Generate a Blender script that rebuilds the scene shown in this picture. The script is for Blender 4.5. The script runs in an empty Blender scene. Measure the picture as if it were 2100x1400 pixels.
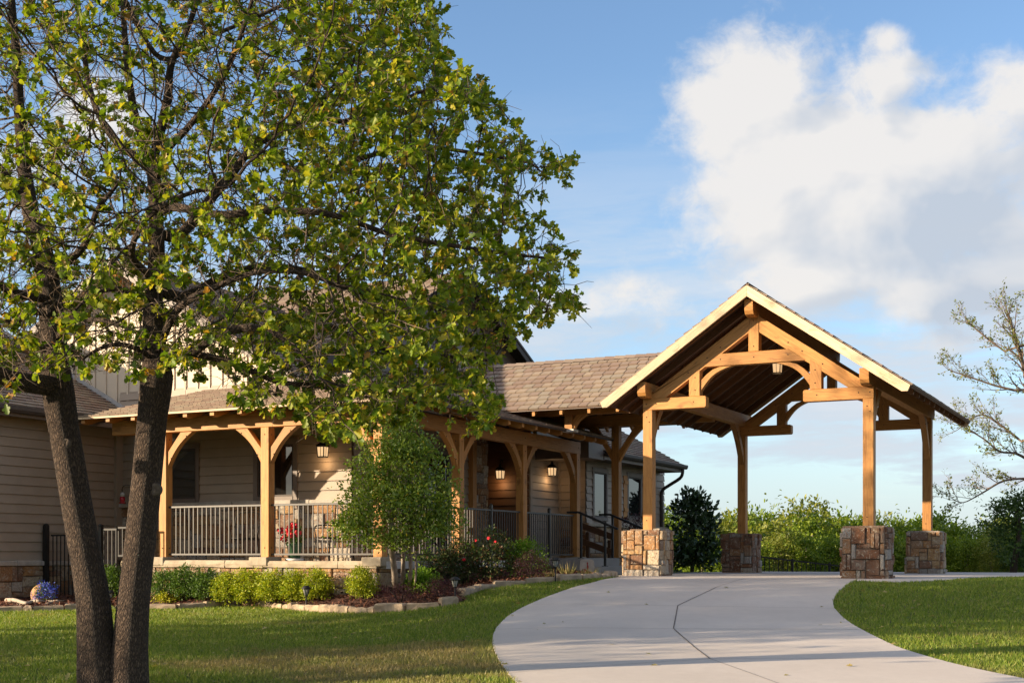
import bpy, bmesh, math, random
import numpy as np
from mathutils import Vector, Matrix, noise as mnoise
from mathutils.geometry import delaunay_2d_cdt
from mathutils.kdtree import KDTree
rnd = random.Random(7)
npr = np.random.default_rng(11)
SC = bpy.context.scene
COL = SC.collection
rad = math.radians

# ------------------------------------------------------------------ camera
F, HZ, CXP, ZE = 2700.0, 1140.0, 1050.0, 0.37       # focal length, horizon row, centre column of the 2100 px photo; eye height
TH = math.atan(1370 / 2700)
CT, ST = math.cos(TH), math.sin(TH)
cam = bpy.data.cameras.new("camera")
camo = bpy.data.objects.new("camera", cam)
COL.objects.link(camo)
camo.location = (0, 0, ZE)
camo.rotation_euler = (rad(90), 0, TH)
cam.sensor_width = 36
cam.lens = F / 2100 * 36
cam.shift_y = 440 / 2100
cam.clip_start = 0.1
cam.clip_end = 9000
SC.camera = camo

# ------------------------------------------------------------------ light
SUN_TRAVEL = Vector((1.13, 1.0, -0.365)).normalized()
SUN_STRENGTH, SKY_STRENGTH, EXPOSURE = 5.0, 0.11, 1.1
sl = bpy.data.lights.new("sun", 'SUN')
sl.energy = SUN_STRENGTH
sl.angle = rad(0.53)
sl.color = (1.0, 0.80, 0.56)
so = bpy.data.objects.new("sun", sl)
so.rotation_euler = SUN_TRAVEL.to_track_quat('-Z', 'Y').to_euler()
so.location = (-40, -35, 20)
COL.objects.link(so)
to_sun = -SUN_TRAVEL
SUN_EL = math.asin(to_sun.z)
SUN_AZ = math.atan2(to_sun.x, to_sun.y)             # clockwise from +Y

SC.view_settings.view_transform = 'Standard'
SC.view_settings.look = 'None'
SC.view_settings.gamma = 1
SC.view_settings.exposure = EXPOSURE
SC.cycles.max_bounces = 6
SC.cycles.diffuse_bounces = 4
SC.cycles.transparent_max_bounces = 8
SC.cycles.caustics_reflective = False
SC.cycles.caustics_refractive = False


def ray(px, py):
    r = (px - CXP) / F
    return (r * CT - ST, r * ST + CT, (HZ - py) / F)


def P(px, py, X=None, Y=None, Z=None, D=None):
    a = ray(px, py)
    if X is not None: t = X / a[0]
    elif Y is not None: t = Y / a[1]
    elif Z is not None: t = (Z - ZE) / a[2]
    else: t = D
    return Vector((a[0] * t, a[1] * t, a[2] * t + ZE))


# ------------------------------------------------------------------ node helpers
class N:
    def __init__(self, nt):
        self.nt = nt

    def new(self, typ, **kw):
        n = self.nt.nodes.new(typ)
        for k, v in kw.items():
            setattr(n, k, v)
        return n

    def link(self, a, b):
        self.nt.links.new(a, b)

    def put(self, sock, v):
        if isinstance(v, (int, float)):
            sock.default_value = v
        elif isinstance(v, (tuple, list)):
            v = tuple(v)
            if len(sock.default_value) == 4 and len(v) == 3: v = v + (1.0,)
            sock.default_value = v
        else:
            self.link(v, sock)

    def math(self, op, a, b=0.0, c=None, clamp=False):
        n = self.new('ShaderNodeMath', operation=op, use_clamp=clamp)
        self.put(n.inputs[0], a)
        self.put(n.inputs[1], b)
        if c is not None: self.put(n.inputs[2], c)
        return n.outputs[0]

    def vmath(self, op, a, b=None):
        n = self.new('ShaderNodeVectorMath', operation=op)
        self.put(n.inputs[0], a)
        if b is not None: self.put(n.inputs[1], b)
        return n.outputs['Value'] if op in ('DOT_PRODUCT', 'LENGTH') else n.outputs[0]

    def noise(self, vec, scale, detail=4, rough=0.55, dist=0.0):
        n = self.new('ShaderNodeTexNoise')
        if vec is not None: self.link(vec, n.inputs['Vector'])
        n.inputs['Scale'].default_value = scale
        n.inputs['Detail'].default_value = detail
        n.inputs['Roughness'].default_value = rough
        n.inputs['Distortion'].default_value = dist
        return n.outputs['Fac']

    def ramp(self, fac, stops, interp='LINEAR'):
        n = self.new('ShaderNodeValToRGB')
        n.color_ramp.interpolation = interp
        el = n.color_ramp.elements
        while len(el) > 1: el.remove(el[-1])
        for i, (p, c) in enumerate(stops):
            e = el[0] if i == 0 else el.new(p)
            e.position = p
            e.color = tuple(c) + (1.0,) if len(c) == 3 else c
        self.link(fac, n.inputs[0])
        return n.outputs[0]

    def mix(self, fac, a, b, mode='MIX'):
        n = self.new('ShaderNodeMix', data_type='RGBA', blend_type=mode)
        self.put(n.inputs[0], fac)
        self.put(n.inputs[6], a)
        self.put(n.inputs[7], b)
        return n.outputs[2]

    def maprange(self, v, a, b, c=0.0, d=1.0, smooth=False):
        n = self.new('ShaderNodeMapRange', interpolation_type='SMOOTHSTEP' if smooth else 'LINEAR')
        self.put(n.inputs[0], v)
        for i, x in enumerate((a, b, c, d)): n.inputs[i + 1].default_value = x
        return n.outputs[0]

    def mapping(self, vec, scale=(1, 1, 1), loc=(0, 0, 0), rot=(0, 0, 0)):
        n = self.new('ShaderNodeMapping')
        self.link(vec, n.inputs[0])
        n.inputs['Scale'].default_value = scale
        n.inputs['Location'].default_value = loc
        n.inputs['Rotation'].default_value = rot
        return n.outputs[0]

    def bump(self, h, strength=0.4, dist=0.01):
        n = self.new('ShaderNodeBump')
        n.inputs['Strength'].default_value = strength
        n.inputs['Distance'].default_value = dist
        self.link(h, n.inputs['Height'])
        return n.outputs[0]


def material(name, fn):
    m = bpy.data.materials.new(name)
    m.use_nodes = True
    nt = m.node_tree
    nt.nodes.clear()
    n = N(nt)
    out = n.new('ShaderNodeOutputMaterial')
    b = n.new('ShaderNodeBsdfPrincipled')
    n.link(b.outputs[0], out.inputs[0])
    fn(n, b, out)
    return m


def geo(n): return n.new('ShaderNodeNewGeometry')
def objc(n): return n.new('ShaderNodeTexCoord').outputs['Object']
def pos(n): return n.new('ShaderNodeNewGeometry').outputs['Position']
def isl(n): return n.new('ShaderNodeNewGeometry').outputs['Random Per Island']
def orand(n): return n.new('ShaderNodeObjectInfo').outputs['Random']


# ------------------------------------------------------------------ sky with clouds (all in directions, nothing on cards)
def azel(px, py):
    return math.atan((px - CXP) / F), math.atan((HZ - py) / math.hypot(F, px - CXP))


world = bpy.data.worlds.new("World")
SC.world = world
world.use_nodes = True
wt = world.node_tree
wt.nodes.clear()
w = N(wt)
wout = w.new('ShaderNodeOutputWorld')
bg = w.new('ShaderNodeBackground')
bg.inputs['Strength'].default_value = SKY_STRENGTH
w.link(bg.outputs[0], wout.inputs[0])
sky = w.new('ShaderNodeTexSky', sky_type='NISHITA')
sky.sun_disc = False
sky.sun_elevation = SUN_EL
sky.sun_rotation = SUN_AZ
sky.altitude = 300
sky.air_density = 1.0
sky.dust_density = 0.25
sky.ozone_density = 2.2
tc = w.new('ShaderNodeTexCoord').outputs['Generated']
vdir = w.vmath('NORMALIZE', tc)
dr = w.vmath('DOT_PRODUCT', vdir, (CT, ST, 0))
dd = w.vmath('DOT_PRODUCT', vdir, (-ST, CT, 0))
sep = w.new('ShaderNodeSeparateXYZ')
w.link(vdir, sep.inputs[0])
az = w.math('ARCTAN2', dr, dd)
el = w.math('ARCSINE', sep.outputs[2])
BLOBS = [  # px, py, rx, ry, weight of the cloud banks, as directions
    (1560, 230, 190, 170, 1.0), (1700, 330, 300, 190, 1.0), (1640, 470, 190, 110, 0.8), (1900, 330, 290, 150, .95), (1800, 170, 120, 90, .9),
    (2150, 190, 190, 110, 1.0), (1540, 60, 60, 60, 0.5), (2050, 470, 340, 170, .85), (1680, 545, 130, 60, .8), (1900, 560, 260, 60, .7),
    (1820, 85, 70, 36, .8), (1800, 430, 400, 200, 1.15), (1640, 400, 260, 200, 1.05), (1720, 570, 260, 80, 1.0), (2000, 580, 340, 90, 1.05), (1300, 660, 200, 50, .6), (1480, 440, 110, 45, .5), (1320, 385, 90, 30, .3), (1400, 300, 70, 50, .3),
    (1200, 625, 260, 60, .75), (1290, 590, 130, 40, .5), (1950, 690, 330, 50, .55), (1500, 560, 200, 60, .3), (1000, 590, 170, 50, .6),
    (200, 230, 110, 80, .9), (60, 320, 150, 70, .7), (-500, 400, 500, 120, .9), (2700, 300, 400, 200, .9), (3400, 250, 500, 160, .9), (-1600, 300, 600, 160, .9)]


def cloud_density(azv, elv, soft):
    best = None
    for (px, py, rx, ry, wgt) in BLOBS:
        a0, e0 = azel(px, py)
        ra, re = rx / F, ry / F
        u = w.math('MULTIPLY', w.math('SUBTRACT', azv, a0), 1 / ra)
        v = w.math('MULTIPLY', w.math('SUBTRACT', elv, e0), 1 / re)
        q = w.math('ADD', w.math('MULTIPLY', u, u), w.math('MULTIPLY', v, v))
        g = w.math('MULTIPLY', w.math('EXPONENT', w.math('MULTIPLY', q, -0.9)), wgt)
        best = g if best is None else w.math('SMOOTH_MAX', best, g, 0.2)
    vec = w.new('ShaderNodeCombineXYZ')
    w.link(azv, vec.inputs[0])
    w.link(w.math('MULTIPLY', elv, 1.25), vec.inputs[1])
    vec.inputs[2].default_value = 0.37
    if soft:
        body = w.noise(vec.outputs[0], 11.0, 4, 0.5, 0.2)
        return w.math('ADD', best, w.math('MULTIPLY', w.math('SUBTRACT', body, 0.5), 1.5))
    big = w.noise(vec.outputs[0], 13.0, 10, 0.62, 0.25)
    fine = w.noise(vec.outputs[0], 42.0, 6, 0.62, 0.4)
    nn = w.math('ADD', w.math('MULTIPLY', w.math('SUBTRACT', big, 0.5), 1.25), w.math('MULTIPLY', w.math('SUBTRACT', fine, 0.5), 0.75))
    return w.math('ADD', w.math('MULTIPLY', w.math('SUBTRACT', best, 0.39), 1.3), nn)


den = cloud_density(az, el, 0)
ds1 = cloud_density(az, el, True)
den2 = cloud_density(w.math('SUBTRACT', az, 0.022), w.math('ADD', el, 0.018), True)
alpha = w.maprange(den, -0.06, 0.56, 0, 1, True)
shade = w.maprange(w.math('SUBTRACT', ds1, den2), -0.30, 0.24, 0.0, 1.0, True)
thick = w.maprange(ds1, 0.45, 1.1, 0.0, 1.0, True)
# the banks' far right belly is greyer: thick cloud away from the sun
belly = w.maprange(az, azel(1680, 0)[0], azel(2060, 0)[0], 0.0, 1.0, True)
lowb = w.maprange(el, azel(1900, 420)[1], azel(1900, 250)[1], 1.0, 0.0, True)
lit = w.math('SUBTRACT', w.math('ADD', w.math('MULTIPLY', shade, 0.95), 0.22), w.math('MULTIPLY', w.math('MULTIPLY', belly, lowb), w.math('MULTIPLY', thick, 0.75)), clamp=True)
K = 1 / SKY_STRENGTH / 2 ** EXPOSURE
ccol = w.mix(lit, (0.56 * K, 0.62 * K, 0.71 * K), (0.90 * K, 0.87 * K, 0.84 * K))
# thin high haze towards the horizon
vec3 = w.new('ShaderNodeCombineXYZ')
w.link(w.math('MULTIPLY', az, 0.6), vec3.inputs[0])
w.link(w.math('MULTIPLY', el, 3.2), vec3.inputs[1])
vn = w.noise(vec3.outputs[0], 9.0, 7, 0.6, 0.3)
band = w.maprange(el, 0.12, 0.36, 1.0, 0.0, True)
veil = w.math('MULTIPLY', w.maprange(vn, 0.36, 0.60, 0.15, 0.95, True), band)
skyc = w.mix(1.0, sky.outputs[0], (0.98, 1.0, 1.05), 'MULTIPLY')
SKYC = skyc
hz = w.maprange(el, 0.0, 0.15, 0.8, 0.0, True)
veil = w.math('MAXIMUM', veil, hz)
skyc = w.mix(veil, skyc, w.mix(w.maprange(vn, 0.45, 0.7, 0, 1), (0.56 * K, 0.67 * K, 0.80 * K), (0.76 * K, 0.79 * K, 0.84 * K)))
full = w.mix(w.math('MULTIPLY', alpha, 0.94), skyc, ccol)
# unseen broken bright cloud, added behind the camera to raise the ambient light
wide = w.noise(vdir, 2.3, 7, 0.6, 0.3)
behind = w.math('MULTIPLY', w.maprange(w.math('ABSOLUTE', az), 0.55, 0.95, 0.0, 1.0, True), w.maprange(sep.outputs[2], -0.02, 0.10, 0.0, 1.0, True))
cover = w.math('MULTIPLY', w.maprange(wide, 0.40, 0.60, 0.0, 0.70, True), behind)
# the added cloud is boosted near the low sun to brighten the shaded porch
glow = w.maprange(w.vmath('DOT_PRODUCT', vdir, tuple(to_sun)), 0.35, 0.97, 0.0, 1.0, True)
w.link(w.mix(cover, full, w.mix(glow, (0.74 * K, 0.76 * K, 0.80 * K), (3.3 * K, 2.8 * K, 2.2 * K))), bg.inputs['Color'])

# ------------------------------------------------------------------ materials
def timber_mat(name, c1, c2, c3, rough=0.62):
    def fn(n, b, out):
        uv = n.new('ShaderNodeUVMap').outputs[0]
        r = orand(n)
        off = n.new('ShaderNodeCombineXYZ')
        n.link(n.math('MULTIPLY', r, 37.0), off.inputs[0])
        n.link(n.math('MULTIPLY', r, 91.0), off.inputs[1])
        v = n.vmath('ADD', uv, off.outputs[0])
        g = n.noise(n.mapping(v, (1.1, 16, 1)), 2.2, 8, 0.62, 1.2)
        k = n.noise(n.mapping(v, (2.0, 5.0, 1)), 1.6, 3, 0.5, 0.8)
        col = n.ramp(g, [(0.25, c3), (0.48, c2), (0.72, c1)])
        col = n.mix(n.maprange(k, 0.62, 0.74, 0, 0.55), col, tuple(x * 0.5 for x in c3))
        tint = n.maprange(r, 0, 1, 0.82, 1.16)
        cm = n.new('ShaderNodeCombineColor')
        for i in range(3): n.link(tint, cm.inputs[i])
        col = n.mix(1.0, col, cm.outputs[0], 'MULTIPLY')
        n.link(col, b.inputs['Base Color'])
        b.inputs['Roughness'].default_value = rough
        n.link(n.bump(g, 0.35, 0.004), b.inputs['Normal'])
    return material(name, fn)


def plain(name, col, rough=0.6, metal=0.0, var=0.12, scale=6.0, bump=0.0, emit=None, spec=None):
    def fn(n, b, out):
        p = objc(n)
        t = n.noise(p, scale, 6, 0.6)
        c = n.mix(n.maprange(t, 0.3, 0.7, 0, 1), tuple(x * (1 - var) for x in col), tuple(min(1, x * (1 + var)) for x in col))
        n.link(c, b.inputs['Base Color'])
        b.inputs['Roughness'].default_value = rough
        b.inputs['Metallic'].default_value = metal
        if spec is not None: b.inputs['Specular IOR Level'].default_value = spec
        if bump: n.link(n.bump(t, bump, 0.01), b.inputs['Normal'])
        if emit:
            b.inputs['Emission Color'].default_value = emit[0] + (1,)
            b.inputs['Emission Strength'].default_value = emit[1]
    return material(name, fn)


M = {}
M['timber'] = timber_mat('timber', (0.55, 0.275, 0.076), (0.44, 0.198, 0.048), (0.28, 0.107, 0.024))
M['timber_fresh'] = timber_mat('timber_fresh', (0.70, 0.54, 0.36), (0.63, 0.46, 0.285), (0.50, 0.33, 0.18))
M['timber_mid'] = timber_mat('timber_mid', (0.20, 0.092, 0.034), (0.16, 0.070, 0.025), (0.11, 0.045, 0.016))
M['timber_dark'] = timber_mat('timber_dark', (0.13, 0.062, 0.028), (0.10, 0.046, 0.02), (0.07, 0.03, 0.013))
M['peg'] = plain('peg', (0.05, 0.03, 0.02), 0.7)
M['siding'] = plain('siding', (0.345, 0.272, 0.205), 0.62, var=0.07, scale=3.0, bump=0.06)
M['batten'] = plain('batten', (0.60, 0.50, 0.375), 0.65, var=0.05, scale=2.0, bump=0.05)
M['trim'] = plain('trim', (0.145, 0.108, 0.085), 0.55, var=0.08)
M['gutter'] = plain('gutter', (0.05, 0.036, 0.028), 0.65, var=0.1)
M['iron'] = plain('iron', (0.018, 0.017, 0.016), 0.5, var=0.2, spec=0.3)
M['rail_iron'] = plain('rail_iron', (0.050, 0.042, 0.035), 0.42, metal=0.0, var=0.1, spec=0.5)
M['flash'] = plain('flash', (0.42, 0.42, 0.42), 0.45, metal=0.6)
M['porch_floor'] = plain('porch_floor', (0.50, 0.46, 0.42), 0.85, var=0.15, scale=2.2, bump=0.1)
M['concrete'] = plain('concrete', (0.30, 0.28, 0.26), 0.85, var=0.15, scale=2.2, bump=0.1)
M['recess'] = timber_mat('recess_brown', (0.17, 0.085, 0.04), (0.135, 0.065, 0.03), (0.09, 0.042, 0.02))  # dark brown with grain, for the entry recess walls
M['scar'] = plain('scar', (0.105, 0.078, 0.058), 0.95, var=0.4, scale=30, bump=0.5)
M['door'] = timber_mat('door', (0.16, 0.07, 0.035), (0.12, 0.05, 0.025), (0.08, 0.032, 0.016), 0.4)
M['white'] = plain('white', (0.72, 0.70, 0.66), 0.6)
M['green_pot'] = plain('green_pot', (0.06, 0.14, 0.07), 0.45)
M['clay'] = plain('clay', (0.36, 0.20, 0.085), 0.75, var=0.25, bump=0.2)
M['driftwood'] = plain('driftwood', (0.34, 0.28, 0.22), 0.85, var=0.35, scale=14, bump=0.4)
M['red_glass'] = plain('red_glass', (0.45, 0.02, 0.03), 0.15)
M['clear'] = plain('clear', (0.55, 0.55, 0.52), 0.1)
M['petal_red'] = plain('petal_red', (0.72, 0.02, 0.035), 0.5, var=0.3, scale=30)
M['petal_blue'] = plain('petal_blue', (0.06, 0.10, 0.55), 0.5, var=0.4, scale=25)
M['curtain'] = plain('curtain', (0.36, 0.36, 0.33), 0.9, var=0.2, scale=9)
M['interior'] = plain('interior', (0.05, 0.04, 0.035), 0.9)
M['lamp_glass'] = plain('lamp_glass', (0.85, 0.70, 0.50), 0.3, emit=((1.0, 0.62, 0.30), 0.42), var=0.02)
M['bulb'] = plain('bulb', (1.0, 0.9, 0.7), 0.3, emit=((1.0, 0.74, 0.42), 6.0), var=0.0)
M['solar_glass'] = plain('solar_glass', (0.40, 0.40, 0.36), 0.12)
M['slab_grey'] = plain('slab_grey', (0.40, 0.36, 0.31), 0.85, var=0.18, scale=9, bump=0.2)
M['red_paint'] = plain('red_paint', (0.30, 0.035, 0.03), 0.7)


def glass_fn(n, b, out):
    # a window pane: dark room behind, clear reflections in front
    b.inputs['Base Color'].default_value = (0.012, 0.012, 0.012, 1)
    b.inputs['Roughness'].default_value = 0.03
    b.inputs['Specular IOR Level'].default_value = 0.8
M['glass'] = material('glass', glass_fn)


def clear_glass_fn(n, b, out):
    g = n.new('ShaderNodeBsdfGlossy')
    g.inputs['Roughness'].default_value = 0.02
    t = n.new('ShaderNodeBsdfTransparent')
    t.inputs[0].default_value = (0.75, 0.77, 0.75, 1)
    lw = n.new('ShaderNodeFresnel')
    lw.inputs[0].default_value = 1.5
    mx = n.new('ShaderNodeMixShader')
    n.link(lw.outputs[0], mx.inputs[0])
    n.link(t.outputs[0], mx.inputs[1])
    n.link(g.outputs[0], mx.inputs[2])
    n.link(mx.outputs[0], out.inputs[0])
M['clear_glass'] = material('clear_glass', clear_glass_fn)


STONE_TAN = [(0.0, (0.34, 0.185, 0.08)), (0.12, (0.50, 0.36, 0.21)), (0.24, (0.20, 0.105, 0.06)), (0.34, (0.55, 0.45, 0.31)), (0.46, (0.42, 0.22, 0.085)), (0.57, (0.36, 0.335, 0.29)), (0.66, (0.46, 0.28, 0.115)), (0.76, (0.27, 0.17, 0.11)), (0.84, (0.52, 0.46, 0.37)), (0.92, (0.30, 0.28, 0.25))]
STONE_RUST = [(0.0, (0.17, 0.075, 0.038)), (0.18, (0.23, 0.105, 0.05)), (0.36, (0.14, 0.07, 0.042)), (0.5, (0.31, 0.155, 0.065)), (0.62, (0.37, 0.345, 0.31)), (0.72, (0.20, 0.085, 0.04)), (0.84, (0.25, 0.16, 0.10)), (0.93, (0.42, 0.37, 0.29))]


def stone_mat(name, pal):
    def fn(n, b, out):
        r = isl(n)
        p = pos(n)
        base = n.ramp(r, pal, 'CONSTANT')
        ro = n.new('ShaderNodeCombineXYZ')
        for i, k in enumerate((53.0, 31.0, 77.0)): n.link(n.math('MULTIPLY', r, k), ro.inputs[i])
        v = n.vmath('ADD', p, ro.outputs[0])
        st = n.noise(v, 8.0, 8, 0.66, 2.2)
        st2 = n.noise(v, 26.0, 6, 0.65, 0.8)
        st3 = n.noise(v, 3.2, 3, 0.5, 0.5)
        col = n.mix(n.maprange(st, 0.54, 0.60, 0, 0.7), base, (0.25, 0.10, 0.04))
        col = n.mix(n.maprange(st, 0.45, 0.40, 0, 0.65), col, (0.56, 0.48, 0.37))
        col = n.mix(n.maprange(st2, 0.38, 0.7, 0.0, 0.55), col, (0.13, 0.075, 0.045))
        col = n.mix(n.maprange(st3, 0.45, 0.7, 0.0, 0.4), col, (0.30, 0.26, 0.21))
        n.link(col, b.inputs['Base Color'])
        b.inputs['Roughness'].default_value = 0.92
        h = n.math('ADD', st, n.math('MULTIPLY', st2, 0.6))
        n.link(n.bump(h, 0.9, 0.03), b.inputs['Normal'])
    return material(name, fn)


M['stone'] = stone_mat('stone', STONE_TAN)
M['stone_rust'] = stone_mat('stone_rust', STONE_RUST)
M['mortar'] = plain('mortar', (0.17, 0.13, 0.095), 0.95)


def cap_fn(n, b, out):
    p = pos(n)
    t = n.noise(p, 5.0, 7, 0.62, 0.6)
    r = isl(n)
    col = n.ramp(t, [(0.3, (0.26, 0.195, 0.125)), (0.5, (0.385, 0.30, 0.20)), (0.72, (0.46, 0.38, 0.27))])
    col = n.mix(n.maprange(r, 0, 1, 0, 0.3), col, (0.37, 0.35, 0.31))
    n.link(col, b.inputs['Base Color'])
    b.inputs['Roughness'].default_value = 0.9
    n.link(n.bump(t, 0.5, 0.02), b.inputs['Normal'])
M['cap'] = material('cap_stone', cap_fn)


def shingle_fn(n, b, out):
    r = isl(n)
    p = pos(n)
    base = n.ramp(r, [(0.0, (0.205, 0.145, 0.110)), (0.17, (0.250, 0.195, 0.145)), (0.34, (0.220, 0.163, 0.125)), (0.5, (0.285, 0.222, 0.162)), (0.64, (0.245, 0.208, 0.158)), (0.78, (0.222, 0.155, 0.118)), (0.9, (0.265, 0.200, 0.155))], 'CONSTANT')
    t = n.noise(p, 2.0, 5, 0.6)
    gr = n.noise(p, 160.0, 2, 0.6)
    col = n.mix(n.maprange(t, 0.35, 0.7, 0, 0.25), base, (0.17, 0.12, 0.095))
    col = n.mix(n.maprange(gr, 0.4, 0.65, 0, 0.25), col, (0.30, 0.22, 0.17))
    n.link(col, b.inputs['Base Color'])
    b.inputs['Roughness'].default_value = 0.95
    n.link(n.bump(gr, 0.3, 0.004), b.inputs['Normal'])
M['shingle'] = material('shingle', shingle_fn)
M['deck_dark'] = plain('deck_dark', (0.030, 0.022, 0.018), 0.9)


def drive_fn(n, b, out):
    p = pos(n)
    t = n.noise(p, 0.7, 6, 0.6)
    f = n.noise(p, 9.0, 5, 0.65)
    g = n.noise(p, 120.0, 2, 0.6)
    col = n.ramp(t, [(0.3, (0.53, 0.465, 0.405)), (0.7, (0.62, 0.55, 0.485))])
    col = n.mix(n.maprange(f, 0.35, 0.72, 0, 0.22), col, (0.42, 0.37, 0.325))
    col = n.mix(n.maprange(g, 0.5, 0.75, 0, 0.18), col, (0.30, 0.26, 0.235))
    # broom finish: fine lines across the drive
    wv = n.noise(n.mapping(p, (4, 90, 1), rot=(0, 0, 0.15)), 1.0, 2, 0.5)
    n.link(col, b.inputs['Base Color'])
    b.inputs['Roughness'].default_value = 0.9
    n.link(n.bump(n.math('ADD', wv, g), 0.25, 0.004), b.inputs['Normal'])
M['drive'] = material('drive', drive_fn)
M['edge_stone'] = plain('edge_stone', (0.35, 0.265, 0.18), 0.9, var=0.35, scale=6, bump=0.5)
M['joint'] = plain('joint', (0.12, 0.095, 0.08), 0.95)


def lawn_patch(n, p):
    """0..1: how dry the turf is at a place"""
    a = n.noise(n.mapping(p, (0.7, 1.0, 1)), 1.0, 6, 0.65, 0.5)
    d = n.vmath('LENGTH', n.mapping(n.vmath('SUBTRACT', p, DRY_AT), (0.34, 0.42, 0)))
    spot = n.maprange(d, 0.30, 1.1, 0.28, 0.0, True)
    return n.maprange(n.math('ADD', a, spot), 0.53, 0.82, 0.0, 1.0, True)


DRY_AT = (-7.6, 11.6, 0.0)


def lawn_fn(n, b, out):
    p = pos(n)
    dry = lawn_patch(n, p)
    f = n.noise(p, 30.0, 5, 0.7)
    col = n.mix(dry, (0.045, 0.066, 0.014), (0.20, 0.145, 0.070))
    col = n.mix(n.maprange(f, 0.4, 0.7, 0, 0.5), col, (0.09, 0.065, 0.035))
    n.link(col, b.inputs['Base Color'])
    b.inputs['Roughness'].default_value = 1.0
    n.link(n.bump(f, 0.8, 0.03), b.inputs['Normal'])
M['lawn'] = material('lawn', lawn_fn)


def leafy(name, stops, trans=0.35, tcol=None, dry=False, rough=0.5):
    def fn(n, b, out):
        r = isl(n)
        col = n.ramp(r, stops)
        if dry:
            d = lawn_patch(n, pos(n))
            col = n.mix(n.math('MULTIPLY', d, n.maprange(r, 0, 1, 0.6, 1.0)), col, n.ramp(r, [(0, (0.26, 0.19, 0.09)), (1, (0.38, 0.29, 0.15))]))
        n.link(col, b.inputs['Base Color'])
        b.inputs['Roughness'].default_value = rough
        b.inputs['Specular IOR Level'].default_value = 0.35
        tr = n.new('ShaderNodeBsdfTranslucent')
        n.link(n.mix(1.0, col, tcol or (1.3, 1.35, 0.6), 'MULTIPLY'), tr.inputs[0])
        mx = n.new('ShaderNodeMixShader')
        mx.inputs[0].default_value = trans
        n.link(b.outputs[0], mx.inputs[1])
        n.link(tr.outputs[0], mx.inputs[2])
        n.link(mx.outputs[0], out.inputs[0])
    return material(name, fn)


M['grass'] = leafy('grass', [(0, (0.095, 0.165, 0.018)), (0.5, (0.195, 0.27, 0.032)), (0.85, (0.31, 0.35, 0.06)), (1, (0.34, 0.29, 0.12))], 0.35, dry=True)
M['oak_leaf'] = leafy('oak_leaf', [(0, (0.075, 0.135, 0.010)), (0.40, (0.155, 0.22, 0.012)), (0.78, (0.29, 0.32, 0.022)), (0.94, (0.44, 0.38, 0.035)), (1, (0.36, 0.17, 0.04))], 0.42)
M['box_leaf'] = leafy('box_leaf', [(0, (0.17, 0.25, 0.012)), (0.6, (0.33, 0.38, 0.016)), (1, (0.50, 0.48, 0.025))], 0.3)
M['gold_leaf'] = leafy('gold_leaf', [(0, (0.30, 0.32, 0.015)), (1, (0.52, 0.48, 0.03))], 0.3)
M['green_leaf'] = leafy('green_leaf', [(0, (0.05, 0.105, 0.015)), (0.6, (0.08, 0.15, 0.02)), (1, (0.14, 0.22, 0.03))], 0.3)
M['bright_leaf'] = leafy('bright_leaf', [(0, (0.10, 0.20, 0.015)), (0.6, (0.17, 0.30, 0.02)), (1, (0.26, 0.38, 0.03))], 0.35)
M['holly_leaf'] = leafy('holly_leaf', [(0, (0.11, 0.18, 0.026)), (0.6, (0.21, 0.29, 0.04)), (0.95, (0.28, 0.35, 0.05)), (1, (0.45, 0.32, 0.03))], 0.35, rough=0.32)
M['magnolia_leaf'] = leafy('magnolia_leaf', [(0, (0.018, 0.040, 0.014)), (0.8, (0.036, 0.070, 0.022)), (1, (0.07, 0.11, 0.035))], 0.1, rough=0.28)
M['plum_leaf'] = leafy('plum_leaf', [(0, (0.045, 0.014, 0.022)), (0.7, (0.075, 0.024, 0.032)), (1, (0.12, 0.045, 0.04))], 0.25)
M['rose_leaf'] = leafy('rose_leaf', [(0, (0.045, 0.075, 0.02)), (0.7, (0.075, 0.11, 0.03)), (0.9, (0.14, 0.08, 0.04)), (1, (0.20, 0.07, 0.04))], 0.25)
M['wood_leaf_a'] = leafy('wood_leaf_a', [(0, (0.085, 0.145, 0.010)), (0.6, (0.15, 0.22, 0.014)), (1, (0.25, 0.30, 0.022))], 0.35)
M['wood_leaf_b'] = leafy('wood_leaf_b', [(0, (0.115, 0.145, 0.018)), (0.6, (0.19, 0.215, 0.026)), (1, (0.27, 0.275, 0.05))], 0.35)
M['wood_leaf_c'] = leafy('wood_leaf_c', [(0, (0.03, 0.065, 0.012)), (0.6, (0.055, 0.10, 0.018)), (1, (0.09, 0.15, 0.025))], 0.3)
M['bud_leaf'] = leafy('bud_leaf', [(0, (0.13, 0.17, 0.03)), (1, (0.24, 0.25, 0.07))], 0.4)
M['straw'] = leafy('straw', [(0, (0.36, 0.26, 0.10)), (0.6, (0.30, 0.28, 0.08)), (1, (0.45, 0.36, 0.16))], 0.3)


def mulch_fn(n, b, out):
    r = isl(n)
    n.link(n.ramp(r, [(0, (0.07, 0.022, 0.012)), (0.5, (0.13, 0.045, 0.022)), (1, (0.22, 0.09, 0.045))]), b.inputs['Base Color'])
    b.inputs['Roughness'].default_value = 0.95
M['mulch'] = material('mulch', mulch_fn)
M['soil'] = plain('soil', (0.060, 0.022, 0.013), 0.95, var=0.4, scale=25, bump=0.7)


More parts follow.
